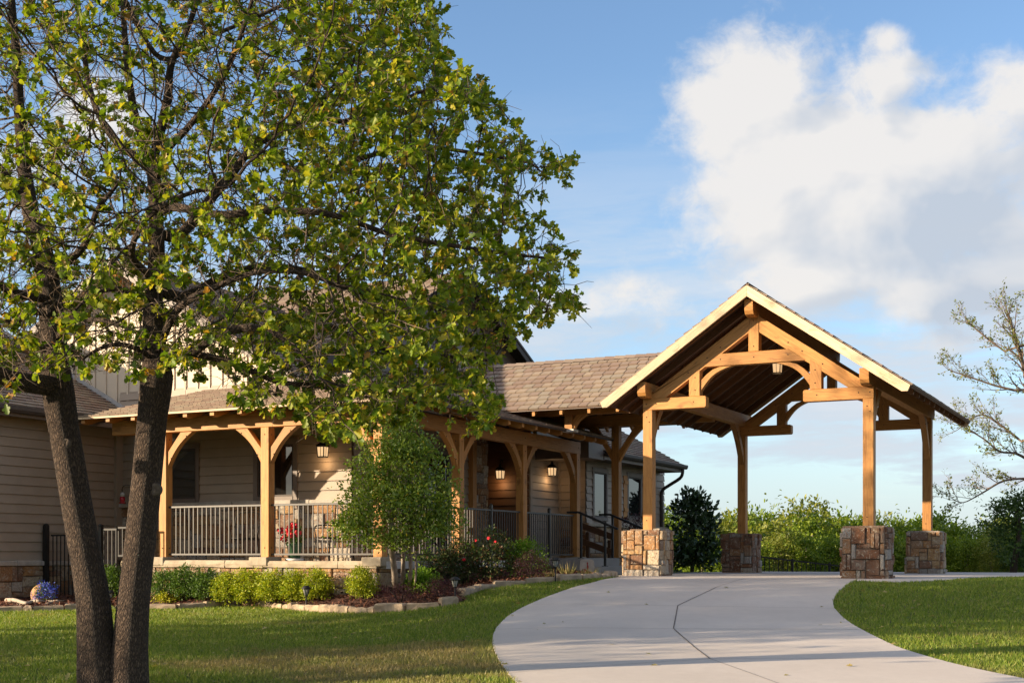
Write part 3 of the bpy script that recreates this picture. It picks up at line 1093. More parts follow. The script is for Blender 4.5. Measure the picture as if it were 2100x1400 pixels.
for yy, face in ((PY0, -1), (PY1, -1)):
    yc = yy + 0.09
    # hammer beams with rounded inner ends
    for sgn in (-1, 1):
        mb = MB()
        xo, xi = XC + sgn * 2.115, XC + sgn * 0.89
        prof = []
        r = 0.035
        z0, z1 = 3.08, 3.29
        pr = [(xo, z0), (xi + sgn * r, z0)] + [(xi + sgn * (r - r * math.sin(a)), z0 + r - r * math.cos(a)) for a in (0.5, 1.0)] + [(xi, z0 + r), (xi, z1 - r)] + \
             [(xi + sgn * (r - r * math.cos(a)), z1 - r + r * math.sin(a)) for a in (0.5, 1.0)] + [(xi + sgn * r, z1), (xo, z1)]
        mb.prism([(x, yy, z) for x, z in pr], (0, 0.18, 0))
        for x in (xo - sgn * .07, xo - sgn * .26, xi + sgn * .24): peg(mb, (x, yy, 3.19), (0, -1, 0))
        mb.build("hammer_beam", [T, M['peg']], portico, 0.006)
        # principal rafter
        mb = MB()
        top0, top1 = Vector((XC + sgn * .0, yy + .005, 4.72)), Vector((XC + sgn * 1.90, yy + .005, 4.72 - 1.90 * SLP))
        vt = 0.29
        mb.prism([(XC + sgn * .005, yy + .006, 4.72), (XC + sgn * 2.10, yy + .006, 4.72 - 2.10 * SLP), (XC + sgn * 2.10, yy + .006, 3.292), (XC + sgn * 1.67, yy + .006, 3.292),
                  (XC + sgn * .005, yy + .006, 4.72 - vt)], (0, tw - .012, 0))
        for d in (0.62, 0.87, 1.23): peg(mb, (XC + sgn * d, yy + .006, 4.72 - d * SLP - .15), (0, -1, 0))
        mb.build("principal_rafter", [T, M['peg']], portico, 0.006)
        # strut from hammer beam to rafter
        mb = MB()
        xa, xb = XC + sgn * 1.01, XC + sgn * 1.215
        mb.prism([(xa, yy + .003, 3.29), (xb, yy + .003, 3.29), (xb, yy + .003, 4.72 - abs(xb - XC) * SLP - .2), (xa, yy + .003, 4.72 - abs(xa - XC) * SLP - .2)], (0, tw - .004, 0))
        for z in (3.40, 3.63): peg(mb, (XC + sgn * 1.10, yy + .003, z), (0, -1, 0))
        mb.build("strut", [T, M['peg']], portico, 0.006)
        # arched brace from strut to collar
        mb = MB()
        A, B = Vector((XC + sgn * 1.008, yy + .03, 3.36)), Vector((XC + sgn * 0.36, yy + .03, 3.81))
        up0, up1 = Vector((XC + sgn * 1.008, yy + .03, 3.56)), Vector((XC + sgn * 0.62, yy + .03, 3.81))
        out = [A, up0] + [up0.lerp(up1, t) + Vector((sgn * .0, 0, 1)) * (0.05 * math.sin(math.pi * t)) for t in (.3, .6)] + [up1, B]
        for i in range(1, 9):
            t = i / 9
            out.append(B.lerp(A, t) + Vector((sgn * 0.55, 0, 0.83)) * (0.10 * math.sin(math.pi * t)))
        mb.prism(out, (0, tw - .06, 0))
        mb.build("arched_brace", T, portico, 0.005)
        # knee brace along the side, under the purlin
    mb = MB()
    mb.prism([(XC - .94, yy, 3.81), (XC + .94, yy, 3.81), (XC + .63, yy, 4.03), (XC - .63, yy, 4.03)], (0, tw, 0))
    for x in (-.62, 0, .62): peg(mb, (XC + x, yy, 3.93), (0, -1, 0))
    mb.build("collar_beam", [T, M['peg']], portico, 0.006)
    mb = MB()
    mb.box(XC - .095, XC + .095, yy - .004, yy + tw + .004, 4.03, 4.70)
    for z in (4.12, 4.58): peg(mb, (XC, yy - .004, z), (0, -1, 0))
    mb.build("king_post", [T, M['peg']], portico, 0.006)
YF, YB = 22.58, 29.38


def long_timber(name, root, x, z0, z1, wd, y0, y1, mat=T):
    """purlin or ridge beam along Y with scooped ends"""
    h = z1 - z0
    pr = [(y0, z1), (y0, z0 + h * .55), (y0 + .012, z0 + h * .3), (y0 + .05, z0 + h * .08), (y0 + .12, z0)]
    pr += [(2 * ((y0 + y1) / 2) - y, z) for y, z in reversed(pr)]
    mb = MB()
    mb.prism([(x - wd / 2, y, z) for y, z in pr], (wd, 0, 0))
    return mb.build(name, mat, root, 0.006)


long_timber("ridge_beam", portico, XC, 4.625, 4.92, 0.16, YF + .06, YB - .06)
for sgn in (-1, 1): long_timber("purlin", portico, XC + sgn * 2.02, 3.29, 3.565, 0.165, YF + .04, YB - .04)
for sgn in (-1, 1):
    x = XC + sgn * 2.02
    for (yp, dy) in ((PY0 + .09, 1), (PY1 + .09, -1)):
        mb = MB()
        curved_brace(mb, (x, yp + dy * .093, 2.42), (x, yp + dy * .78, 3.29), (1, 0, 0), 0.12, 0.17, 0.10)
        for (z, q) in ((2.62, .16), (3.12, .58)): peg(mb, (x + .06, yp + dy * q, z), (1, 0, 0))
        mb.build("knee_brace", [T, M['peg']], portico, 0.005)
# common rafters
nr = 13
for sgn in (-1, 1):
    for i in range(nr):
        y = YF + 0.14 + (YB - YF - 0.28) * i / (nr - 1)
        mb = MB()
        z_at = lambda d: ROOFZ - 0.055 - d * SLP
        mb.prism([(XC + sgn * .10, y - .03, z_at(.10)), (XC + sgn * 2.74, y - .03, z_at(2.74)), (XC + sgn * 2.72, y - .03, z_at(2.72) - .09), (XC + sgn * 2.66, y - .03, z_at(2.66) - .12), (XC + sgn * .10, y - .03, z_at(.10) - .15)], (0, .06, 0))
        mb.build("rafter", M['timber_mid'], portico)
# roof slopes
LS = 2.82
for sgn in (-1, 1):
    mb = MB()
    V = Vector((-sgn, 0, SLP)).normalized()
    k = math.sqrt(1 + SLP * SLP)
    O = Vector((XC + sgn * LS, YF - .02, ROOFZ - LS * SLP))
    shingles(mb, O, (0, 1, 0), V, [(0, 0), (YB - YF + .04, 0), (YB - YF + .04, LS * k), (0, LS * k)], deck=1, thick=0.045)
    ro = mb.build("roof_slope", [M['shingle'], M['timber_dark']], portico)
    for (y, t) in ((YF - .05, .045), (YB + .005, .045)):
        mb = MB()
        vt = 0.195
        z0 = ROOFZ - .012
        e = 2.80
        mb.prism([(XC, y, z0), (XC + sgn * e, y, z0 - e * SLP), (XC + sgn * (e - .045), y, z0 - e * SLP - .10), (XC + sgn * (e - .14), y, z0 - (e - .14) * SLP - vt), (XC, y, z0 - vt)], (0, t, 0))
        mb.build("bargeboard", M['timber_fresh'], portico, 0.004)
mb = MB()
for i in range(26):
    y = YF + (YB - YF) * i / 26
    for sgn in (-1, 1):
        mb.poly([(XC, y, ROOFZ + .050), (XC + sgn * .13, y, ROOFZ + .045 - .13 * SLP), (XC + sgn * .13, y + .27, ROOFZ + .035 - .13 * SLP), (XC, y + .27, ROOFZ + .036)][::sgn])
mb.build("ridge_cap", M['shingle'], portico)

# ------------------------------------------------------------------ lanterns
def lantern_meshes(root, c, hang):
    """tapered four-sided glass lantern; c = centre of the glass body"""
    c = Vector(c)
    h, wt_, wb = 0.195, 0.078, 0.066
    g = MB()
    b4 = lambda wv, z: [c + Vector((sx * wv, sy * wv, z)) for sx, sy in ((-1, -1), (1, -1), (1, 1), (-1, 1))]
    lo, hi = b4(wb, -h / 2), b4(wt_, h / 2)
    for i in range(4): g.poly([lo[i], lo[(i + 1) % 4], hi[(i + 1) % 4], hi[i]])
    g.build("glass", M['lamp_glass'], root)
    f = MB()
    for i in range(4):
        f.beam(lo[i], hi[i], .016, .016, up=(1, .3, 0))
        f.beam(lo[i], lo[(i + 1) % 4], .018, .02)
        f.beam(hi[i], hi[(i + 1) % 4], .02, .022)
        m0, m1 = (lo[i] + lo[(i + 1) % 4]) / 2, (hi[i] + hi[(i + 1) % 4]) / 2
        f.beam(m0, m1, .009, .009, up=(1, .3, 0))
    f.poly(list(reversed(lo)))
    top = b4(wt_ + .02, h / 2 + .012)
    neck = b4(.030, h / 2 + .085)
    for i in range(4): f.poly([top[i], top[(i + 1) % 4], neck[(i + 1) % 4], neck[i]])
    f.lathe(c + Vector((0, 0, h / 2 + .08)), [(.032, 0), (.04, .02), (.028, .045), (.012, .06), (.016, .075), (.004, .09)], 8)
    f.build("cage", M['iron'], root)
    bl = MB()
    bl.lathe(c + Vector((0, 0, -.05)), [(.012, -.04), (.020, 0), (.026, .03), (.018, .06), (.004, .085)], 8)
    bl.build("bulb", M['bulb'], root)
    li = bpy.data.lights.new("lantern_light", 'POINT')
    li.energy = 1.9
    li.color = (1.0, 0.62, 0.30)
    li.shadow_soft_size = 0.13
    lo_ = bpy.data.objects.new("lantern_light", li)
    COL.objects.link(lo_)
    lo_.parent = root
    lo_.location = c - WLOC[root.name] + Vector((0, 0, -0.20))
    a = MB()
    if hang == 'down':
        a.tube([c + Vector((0, 0, .2)), c + Vector((0, 0, .75))], .010, 6)
        a.lathe(c + Vector((0, 0, .72)), [(.06, 0), (.06, .03), (.02, .05)], 10)
        a.build("hanging_rod", M['iron'], root)
    else:
        n = Vector(hang)                                          # towards the wall
        wall = c + n * 0.17
        pts = [c + Vector((0, 0, .20)) + Vector((0, 0, 0))]
        pts = spline([c + Vector((0, 0, .205)), c + n * .005 + Vector((0, 0, .28)), c + n * .05 + Vector((0, 0, .34)), c + n * .12 + Vector((0, 0, .325)), c + n * .16 + Vector((0, 0, .24)), wall + Vector((0, 0, .15))], 5)
        a.tube(pts, .0085, 6)
        a.obox(wall + Vector((0, 0, .06)), n * .012, n.cross(Vector((0, 0, 1))) * .045, Vector((0, 0, .13)))
        a.tube([wall + Vector((0, 0, 0)), c + n * .09], .008, 6)
        a.build("wall_bracket", M['iron'], root)


for (c, hang, label) in (((-14.37 + .02, 20.43, 2.33), (0, 1, 0), "lit black lantern on the sunlit tan siding behind the front porch"),
                         ((-13.97, 26.93, 2.25), (0, 1, 0), "lit black lantern in the dark entry recess beside the stone veneer"),
                         ((-13.13, 27.95, 2.35), (-1, 0, 0), "lit black lantern with curled arm on shaded siding at the far porch end")):
    r = thing("wall_lantern", label, "lantern", c, "lit lanterns on the house walls")
    lantern_meshes(r, c, hang)
r = thing("pendant_lantern", "lit lantern hanging under the timber portico roof", "lantern", (XC, 24.5, 3.93))
lantern_meshes(r, (XC, 24.5, 3.93), 'down')

# ------------------------------------------------------------------ covered walkway between portico and porch
walk = thing("covered_walkway", "shingled timber walkway roof linking the porch to the portico", "walkway", (-11.5, 25.9, 0.33))
WR_Y, WR_Z, WE = 25.9, 4.57, 2.0
wsl = 0.62
for sgn in (-1, 1):
    mb = MB()
    k = math.sqrt(1 + wsl * wsl)
    O = Vector((-15.85, WR_Y + sgn * WE, WR_Z - WE * wsl))
    V = Vector((0, -sgn, wsl)).normalized()
    e_x = -9.40 + 15.85
    r_x = -7.70 + 15.85
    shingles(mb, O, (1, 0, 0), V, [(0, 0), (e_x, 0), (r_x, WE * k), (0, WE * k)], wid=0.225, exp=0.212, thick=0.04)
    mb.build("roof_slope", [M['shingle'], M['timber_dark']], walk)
    mb = MB()
    mb.beam((-15.85, WR_Y + sgn * (WE - .02), WR_Z - WE * wsl - .012), (-9.42, WR_Y + sgn * (WE - .02), WR_Z - WE * wsl - .012), .02, .035)
    mb.build("drip_edge", M['trim'], walk)
    i = 0
    x = -15.33
    while x < -9.5:
        mb = MB()
        zt = lambda d: WR_Z - .05 - d * wsl
        y = lambda d: WR_Y + sgn * d
        mb.prism([(x - .03, y(.05), zt(.05)), (x - .03, y(1.95), zt(1.95)), (x - .03, y(1.94), zt(1.94) - .11), (x - .03, y(.05), zt(.05) - .13)], (.06, 0, 0))
        mb.build("rafter", T, walk)
        x += 0.61
    mb = MB()
    yb = WR_Y + sgn * 1.25
    mb.beam((-15.8, yb, 3.38), (-8.92, yb, 3.38), .16, .25)
    mb.build("beam", T, walk, 0.006)
mb = MB()
mb.beam((-15.8, WR_Y, 4.40), (-8.2, WR_Y, 4.40), .10, .2)
mb.build("ridge_beam", T, walk, .005)
mb = MB()
x = -15.85
while x < -7.9:
    for sgn in (-1, 1):
        q = [(x, WR_Y, WR_Z + .052), (x, WR_Y + sgn * .13, WR_Z + .048 - .13 * wsl), (x + .25, WR_Y + sgn * .13, WR_Z + .036 - .13 * wsl), (x + .25, WR_Y, WR_Z + .038)]
        mb.poly(q if sgn < 0 else q[::-1])
    x += .235
mb.build("ridge_cap", M['shingle'], walk)
for (x, y, zb) in ((-11.17, 24.65, 2.93), (-11.17, 27.15, 0.33)):
    mb = MB()
    mb.beam((x, y, zb), (x, y, 3.26), .175, .175, up=(0, 1, 0))
    peg(mb, (x, y - .0875, 3.12), (0, -1, 0))
    p = mb.build("post", [T, M['peg']], walk, 0.006)
    for sgn in (-1, 1):
        if sgn < 0 and zb > 2: continue
        mb = MB()
        curved_brace(mb, (x + sgn * .088, y, 2.46 if zb < 1 else 2.9), (x + sgn * (.72 if zb < 1 else .42), y, 3.26), (0, 1, 0), .11, .15, .09)
        mb.build("knee_brace", T, walk, .005)
mb = MB()
mb.box(-11.30, -11.04, 24.53, 24.77, 2.915, 2.965)
mb.build("post_flashing", M['white'], walk)

# ------------------------------------------------------------------ porch
porch = thing("porch", "L-shaped timber front porch with arched braces, stone base and low shingled roof", "porch", (-14.5, 19.5, 0.3))
PF, PR = 18.85, -12.06                                          # post lines (front Y, right-hand X)
front_x = [-16.76, -14.42, -12.06]
side_y = [21.53, 24.20, 26.88]
POSTS = [(x, PF) for x in front_x] + [(PR, y) for y in side_y]
BZ0, BZ1 = 2.65, 2.92
for (x, y) in POSTS:
    mb = MB()
    mb.beam((x, y, 0.355), (x, y, BZ0), .175, .175, up=(0, 1, 0))
    for z in (.52, 2.52): peg(mb, (x, y - .0875, z), (0, -1, 0))
    for z in (.52, 2.52): peg(mb, (x + .0875, y, z), (1, 0, 0))
    mb.build("post", [T, M['peg']], porch, 0.006)
mb = MB()
mb.beam((-18.0, PF, 2.785), (PR + .09, PF, 2.785), .17, BZ1 - BZ0)
mb.build("beam", T, porch, .006)
mb = MB()
mb.beam((PR, PF + .0855, 2.784), (PR, 27.0, 2.784), .17, BZ1 - BZ0)
for y in side_y: peg(mb, (PR + .085, y, 2.79), (1, 0, 0))
mb.build("beam", [T, M['peg']], porch, .006)


def porch_brace(x, y, dx, dy, drop=0.66, reach=0.60):
    mb = MB()
    a = Vector((x + dx * .088, y + dy * .088, BZ0 - drop))
    b = Vector((x + dx * (.088 + reach), y + dy * (.088 + reach), BZ0))
    n = Vector((-dy, dx, 0))
    curved_brace(mb, a, b, n, .115, .165, .10)
    for t in (.2, .8):
        q = a.lerp(b, t) + Vector((-dx * .03, -dy * .03, .05))
        side = Vector((0, -1, 0)) if dx else Vector((1, 0, 0))
        peg(mb, q + side * .0575, side)
    mb.build("knee_brace", [T, M['peg']], porch, .005)


for i, x in enumerate(front_x):
    porch_brace(x, PF, -1, 0)
    if i < 2: porch_brace(x, PF, 1, 0)
porch_brace(PR, PF, 0, 1)
for i, y in enumerate(side_y):
    porch_brace(PR, y, 0, -1)
    if i < 2: porch_brace(PR, y, 0, 1)
# roof: front slope, right slope, left hip
EZ, PSL = 2.955, 0.30
EY, EX, ELX, WY, WX = 18.24, -11.20, -18.38, 20.6, -13.8
k = math.sqrt(1 + PSL * PSL)
run = WY - EY
mb = MB()
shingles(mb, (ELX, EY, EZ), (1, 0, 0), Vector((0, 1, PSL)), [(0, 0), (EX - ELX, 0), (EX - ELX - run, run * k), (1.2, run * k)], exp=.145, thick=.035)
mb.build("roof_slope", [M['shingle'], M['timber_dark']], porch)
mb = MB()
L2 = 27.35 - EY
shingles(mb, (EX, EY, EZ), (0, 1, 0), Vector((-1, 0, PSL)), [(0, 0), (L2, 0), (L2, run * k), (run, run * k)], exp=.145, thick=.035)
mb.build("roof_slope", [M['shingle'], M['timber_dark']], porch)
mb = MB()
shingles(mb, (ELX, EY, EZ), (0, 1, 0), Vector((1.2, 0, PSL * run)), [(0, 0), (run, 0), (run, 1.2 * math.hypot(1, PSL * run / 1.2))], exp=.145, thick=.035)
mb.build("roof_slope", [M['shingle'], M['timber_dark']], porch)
for a, b in (((ELX, EY + .012, EZ - .02), (EX, EY + .012, EZ - .02)), ((EX - .012, EY + .03, EZ - .02), (EX - .012, 27.33, EZ - .02))):
    mb = MB()
    mb.beam(a, b, .022, .034)
    mb.build("drip_edge", M['timber_fresh'] if a[1] == b[1] else M['gutter'], porch)
x = ELX + .12
while x < EX - .25:                                              # rafters of the front slope
    mb = MB()
    y0 = EY + .05
    yt = min(WY - .02, EY + (EX - x) - .1)
    if yt > y0 + .4:
        zt = lambda y: EZ - .045 + (y - EY) * PSL
        mb.prism([(x - .045, y0, zt(y0)), (x - .045, yt, zt(yt)), (x - .045, yt, zt(yt) - .11), (x - .045, y0 + .10, zt(y0) - .10), (x - .045, y0, zt(y0) - .075)], (.09, 0, 0))
        mb.build("rafter", T, porch)
    x += .61
y = EY + .9
while y < 27.3:                                                  # rafters of the side slope
    mb = MB()
    x0 = EX - .05
    xt = max(WX + .02, EX - (y - EY) + .1)
    zt = lambda x: EZ - .045 + (EX - x) * PSL
    mb.prism([(x0, y - .045, zt(x0)), (xt, y - .045, zt(xt)), (xt, y - .045, zt(xt) - .11), (x0 - .10, y - .045, zt(x0) - .10), (x0, y - .045, zt(x0) - .075)], (0, .09, 0))
    mb.build("rafter", T, porch)
    y += .585
# floor, stone base and capping
mb = MB()
mb.box(-17.6, PR + .2, 18.72, 20.52, .16, .285)
mb.box(-13.72, PR + .2, 20.52, 27.2, .16, .285)
mb.build("floor", M['porch_floor'], porch)
mb = MB()
ashlar(mb, (-17.6, 18.66, -.95), (1, 0, 0), (0, 0, 1), (0, -1, 0), 17.6 - 11.98, 1.13, (.115, .088), seed=71)
ashlar(mb, (-11.98, 18.66, -.95), (0, 1, 0), (0, 0, 1), (1, 0, 0), 27.2 - 18.66, 1.13, (.115, .088), seed=72)
mb.build("stone_base", [M['stone'], M['mortar']], porch)


def cap_run(p0, p1, nrm, z0, z1, wd, seed, gaps=()):
    r = random.Random(seed)
    p0, p1, nrm = Vector(p0), Vector(p1), Vector(nrm)
    L = (p1 - p0).length
    d = (p1 - p0) / L
    s = 0.0
    while s < L - .05:
        ln = min(r.uniform(.55, .95), L - s)
        if L - s - ln < .25: ln = L - s
        mb = MB()
        j = lambda a: r.uniform(-a, a)
        q = []
        for (t, o) in ((s + .004, 0), (s + ln * .3, 0), (s + ln * .7, 0), (s + ln - .004, 0)):
            q.append(p0 + d * t + nrm * (wd + j(.014)))
        back = [p0 + d * (s + .004) - nrm * .1, p0 + d * (s + ln - .004) - nrm * .1]
        top = q + [back[1], back[0]]
        zt = z1 + j(.008)
        vb = [Vector((v.x, v.y, z0 + j(.010) if i < 4 else z0)) for i, v in enumerate(top)]
        vt = [Vector((v.x, v.y, zt + j(.004))) - (nrm * .012 if i < 4 else Vector((0, 0, 0))) for i, v in enumerate(top)]
        vm = [Vector((v.x, v.y, (z0 + z1) / 2 + j(.01))) + (nrm * (.010 + j(.008)) if i < 4 else Vector((0, 0, 0))) for i, v in enumerate(top)]
        vs = vb + vm + vt
        fs = []
        for lv in (0, 6):
            for i in range(6): fs.append((lv + i, lv + (i + 1) % 6, lv + 6 + (i + 1) % 6, lv + 6 + i))
        fs += [tuple(range(12, 18)), tuple(reversed(range(6)))]
        if d.cross(Vector((0, 0, 1))).dot(nrm) < 0: fs = [f[::-1] for f in fs]
        mb.mesh(vs, fs)
        mb.build("cap_stone", M['cap'], porch)
        s += ln


cap_run((-17.6, 18.66, 0), (-11.96, 18.66, 0), (0, -1, 0), .175, .292, .075, 3)
cap_run((-11.98, 18.66, 0), (-11.98, 27.2, 0), (1, 0, 0), .175, .292, .075, 4)
for (x, y) in POSTS:
    mb = MB()
    if y == PF: mb.box(x - .20, x + .20, 18.56, 19.0, .20, .357)
    else: mb.box(PR - .16, PR + .20, y - .2, y + .2, .20, .357)
    mb.build("post_pad", M['cap'], porch, .015)


def railing(p0, p1, z0, z1, parent, step=.102, mat=None, name="railing", posts=()):
    p0, p1 = Vector(p0), Vector(p1)
    L = (p1 - p0).length
    d = (p1 - p0) / L
    m = mat or M['rail_iron']
    t = MB()
    t.beam(p0 + Vector((0, 0, z1)), p1 + Vector((0, 0, z1)), .042, .036)
    ro = t.build(name, m, parent, .003)
    b = MB()
    b.beam(p0 + Vector((0, 0, z0)), p1 + Vector((0, 0, z0)), .036, .03)
    bo = b.build("bottom_rail", m, parent)
    bo.parent = ro
    n = int(L / step)
    off = (L - (n - 1) * step) / 2
    for i in range(n):
        q = p0 + d * (off + i * step)
        bm_ = MB()
        bm_.beam(q + Vector((0, 0, z0 + .015)), q + Vector((0, 0, z1 - .018)), .017, .017, up=(d.x, d.y, 0))
        o = bm_.build("baluster", m, parent)
        o.parent = ro
    for s in posts:
        q = p0 + d * s
        pm = MB()
        pm.beam(q + Vector((0, 0, .29)), q + Vector((0, 0, z1 + .10)), .055, .055, up=(d.x, d.y, 0))
        pm.lathe(q + Vector((0, 0, z1 + .10)), [(.036, 0), (.036, .015), (.012, .03)], 8)
        o = pm.build("rail_post", m, parent)
        o.parent = ro
    return ro


for a, b in zip(front_x, front_x[1:]): railing((a + .09, PF, 0), (b - .09, PF, 0), .405, 1.275, porch)
ys = [PF] + side_y
for i, (a, b) in enumerate(zip(ys, ys[1:])):
    railing((PR, a + .09, 0), (PR, b - .09, 0), .405, 1.275, porch, posts=(1.24,) if i else ())

# ------------------------------------------------------------------ house
house = thing("house", "tan lap-sided house with stone wainscot, batten gable and brown shingled roofs behind the porch", "house", (-18, 24, 0))
S = M['siding']


def window(root, O, U, w, z0, z1, Nn, trim=.10, curtain=False, name="window"):
    """trimmed window on a wall: O = lower left corner on the wall plane, U along it, Nn out"""
    O, U, Nn = Vector(O), Vector(U).normalized(), Vector(Nn)
    Z = Vector((0, 0, 1))
    def bx(mb, u0, u1, a0, a1, d0, d1):
        c = O + U * (u0 + u1) / 2 + Nn * (d0 + d1) / 2
        c.z = (a0 + a1) / 2
        mb.obox(c, U * (u1 - u0) / 2, Nn * (d1 - d0) / 2, Z * (a1 - a0) / 2)
    mb = MB()
    bx(mb, -trim, 0, z0 - trim, z1 + trim, 0, .045)
    bx(mb, w, w + trim, z0 - trim, z1 + trim, 0, .045)
    bx(mb, -trim - .02, w + trim + .02, z1, z1 + trim + .02, 0, .05)
    bx(mb, 0, w, z0 - trim, z0, 0, .055)
    wo = mb.build(name, M['trim'], root, .003)
    mb = MB()
    for (u0, u1, a0, a1) in ((0, .035, z0, z1), (w - .035, w, z0, z1), (.035, w - .035, z1 - .035, z1), (.035, w - .035, z0, z0 + .035)): bx(mb, u0, u1, a0, a1, -.02, .03)
    f = mb.build("sash", M['gutter'], root)
    f.parent = wo
    mb = MB()
    q = [O + U * .03 + Nn * .008, O + U * (w - .03) + Nn * .008]
    pts = [Vector((q[0].x, q[0].y, z0 + .03)), Vector((q[1].x, q[1].y, z0 + .03)), Vector((q[1].x, q[1].y, z1 - .03)), Vector((q[0].x, q[0].y, z1 - .03))]
    if U.cross(Z).dot(Nn) < 0: pts = pts[::-1]
    mb.prism(pts, -Nn * .006)
    g = mb.build("pane", M['clear_glass'] if curtain else M['glass'], root)
    g.parent = wo
    if curtain:
        mb = MB()                                                # curtain drawn to the side, folds in relief, and the dark room
        n = 26
        for i in range(n):
            t0, t1 = i / n, (i + 1) / n
            def cpt(t, s):
                wtop, wbot = .62, .10
                wv = wtop + (wbot - wtop) * min(1, s * 1.6) ** .7
                u = .05 + wv * w * t
                return O + U * u - Nn * (.10 + .025 * math.sin(t * 40)) + Z * 0, z1 - .05 - s * (z1 - z0 - .1)
            for j in range(6):
                a = [cpt(t0, j / 6), cpt(t1, j / 6), cpt(t1, (j + 1) / 6), cpt(t0, (j + 1) / 6)]
                mb.poly([(p.x, p.y, z) for p, z in a])
        c = mb.build("curtain", M['curtain'], root)
        c.parent = wo
        mb = MB()
        bx(mb, 0, w, z0, z1, -.5, -.45)
        bx(mb, -.02, 0, z0, z1, -.45, -.02)
        bx(mb, w, w + .02, z0, z1, -.45, -.02)
        bx(mb, 0, w, z1, z1 + .02, -.45, -.02)
        c = mb.build("dark_room", M['interior'], root)
        c.parent = wo
    return wo


# --- left wing, wall facing the porch court
mb = MB()
lap(mb, (-19.53, 17.1, 0), (0, 1, 0), 3.5, .29, 3.05, (1, 0, 0), .178)
lap(mb, (-24.5, 17.1, 0), (1, 0, 0), 4.97, .29, 3.05, (0, -1, 0), .178)
mb.box(-24.5, -19.531, 17.112, 20.6, -1, 3.1)
mb.prism([(-19.53, 17.12, 3.05), (-24.5, 17.12, 5.6), (-24.5, 17.12, 3.05)], (0, .2, 0))
mb.build("wall", S, house)
mb = MB()
mb.box(-19.51, -19.44, 20.40, 20.60, .29, 3.02)
mb.build("corner_board", S, house)
mb = MB()
ashlar(mb, (-19.50, 17.08, -1.0), (0, 1, 0), (0, 0, 1), (1, 0, 0), 3.5, 1.19, (.13, .10), seed=81)
ashlar(mb, (-24.5, 17.08, -1.0), (1, 0, 0), (0, 0, 1), (0, -1, 0), 5.0, 1.19, (.13, .10), seed=82)
mb.build("stone_wainscot", [M['stone'], M['mortar']], house)
mb = MB()
y = 17.0
while y < 20.4:
    ln = rnd.uniform(.6, 1.0)
    mb.box(-19.53, -19.42 + rnd.uniform(-.01, .01), y + .004, min(20.4, y + ln) - .004, .19, .285 + rnd.uniform(-.006, .006))
    y += ln
mb.build("sill_course", M['slab_grey'], house, .012)
mb = MB()                                                        # roof of the left wing
LSL = .53
kk = math.sqrt(1 + LSL * LSL)
shingles(mb, (-18.98, 16.85, 3.12), (0, 1, 0), Vector((-1, 0, LSL)), [(0, 0), (3.73, 0), (3.73, 5.2 * kk), (0, 5.2 * kk)], exp=.15, wid=.25)
mb.build("roof", [M['shingle'], M['deck_dark']], house)
mb = MB()
mb.box(-19.53, -19.06, 16.85, 20.58, 2.98, 3.02)
mb.box(-19.06, -19.03, 16.85, 20.58, 2.93, 3.09)
mb.build("soffit", M['trim'], house)
mb = MB()
mb.prism([(-19.03, 16.85, 2.99), (-18.93, 16.85, 2.99), (-18.90, 16.85, 3.04), (-18.90, 16.85, 3.11), (-18.925, 16.85, 3.115), (-18.93, 16.85, 3.05), (-19.03, 16.85, 3.05)], (0, 2.65, 0))
mb.build("gutter", M['gutter'], house)
mb = MB()                                                        # step flashing against the batten wall
mb.beam((-19.0, 20.575, 3.19), (-23.2, 20.575, 3.19 + 4.2 * LSL), .02, .10)
mb.build("flashing", M['flash'], house)
# --- back wall of the porch
mb = MB()
holes = ((1.02, 2.02, 1.48, 2.56), (3.55, 4.40, 1.48, 2.56))
lap(mb, (-19.53, 20.6, 0), (1, 0, 0), 5.73, 1.44, 3.72, (0, -1, 0), .178, holes=holes)
mb.box(-19.53, -13.81, 20.602, 20.625, -.5, 1.48)
mb.box(-19.53, -13.81, 20.602, 20.625, 2.56, 3.75)
for a, b in ((-19.53, -18.51), (-17.51, -15.98), (-15.13, -13.81)): mb.box(a, b, 20.602, 20.625, 1.48, 2.56)
mb.build("wall", S, house)
mb = MB()
ashlar(mb, (-19.5, 20.58, -.3), (1, 0, 0), (0, 0, 1), (0, -1, 0), 5.7, 1.66, (.12, .09), seed=91)
ashlar(mb, (-13.78, 20.6, -.3), (0, 1, 0), (0, 0, 1), (1, 0, 0), 2.6, 1.66, (.12, .09), seed=92)
mb.build("stone_wainscot", [M['stone'], M['mortar']], house)
mb = MB()
x = -19.5
while x < -13.8:
    ln = min(rnd.uniform(.6, .95), -13.72 - x)
    mb.box(x + .003, x + ln - .003, 20.46 + rnd.uniform(-.01, .01), 20.59, 1.365, 1.44 + rnd.uniform(-.005, .005))
    x += ln
mb.box(-13.80, -13.66, 20.6, 23.2, 1.365, 1.44)
mb.build("sill_course", M['slab_grey'], house, .01)
window(house, (-18.51, 20.6, 0), (1, 0, 0), 1.0, 1.52, 2.52, (0, -1, 0), .085, curtain=True)
window(house, (-15.98, 20.6, 0), (1, 0, 0), .85, 1.52, 2.52, (0, -1, 0), .10)
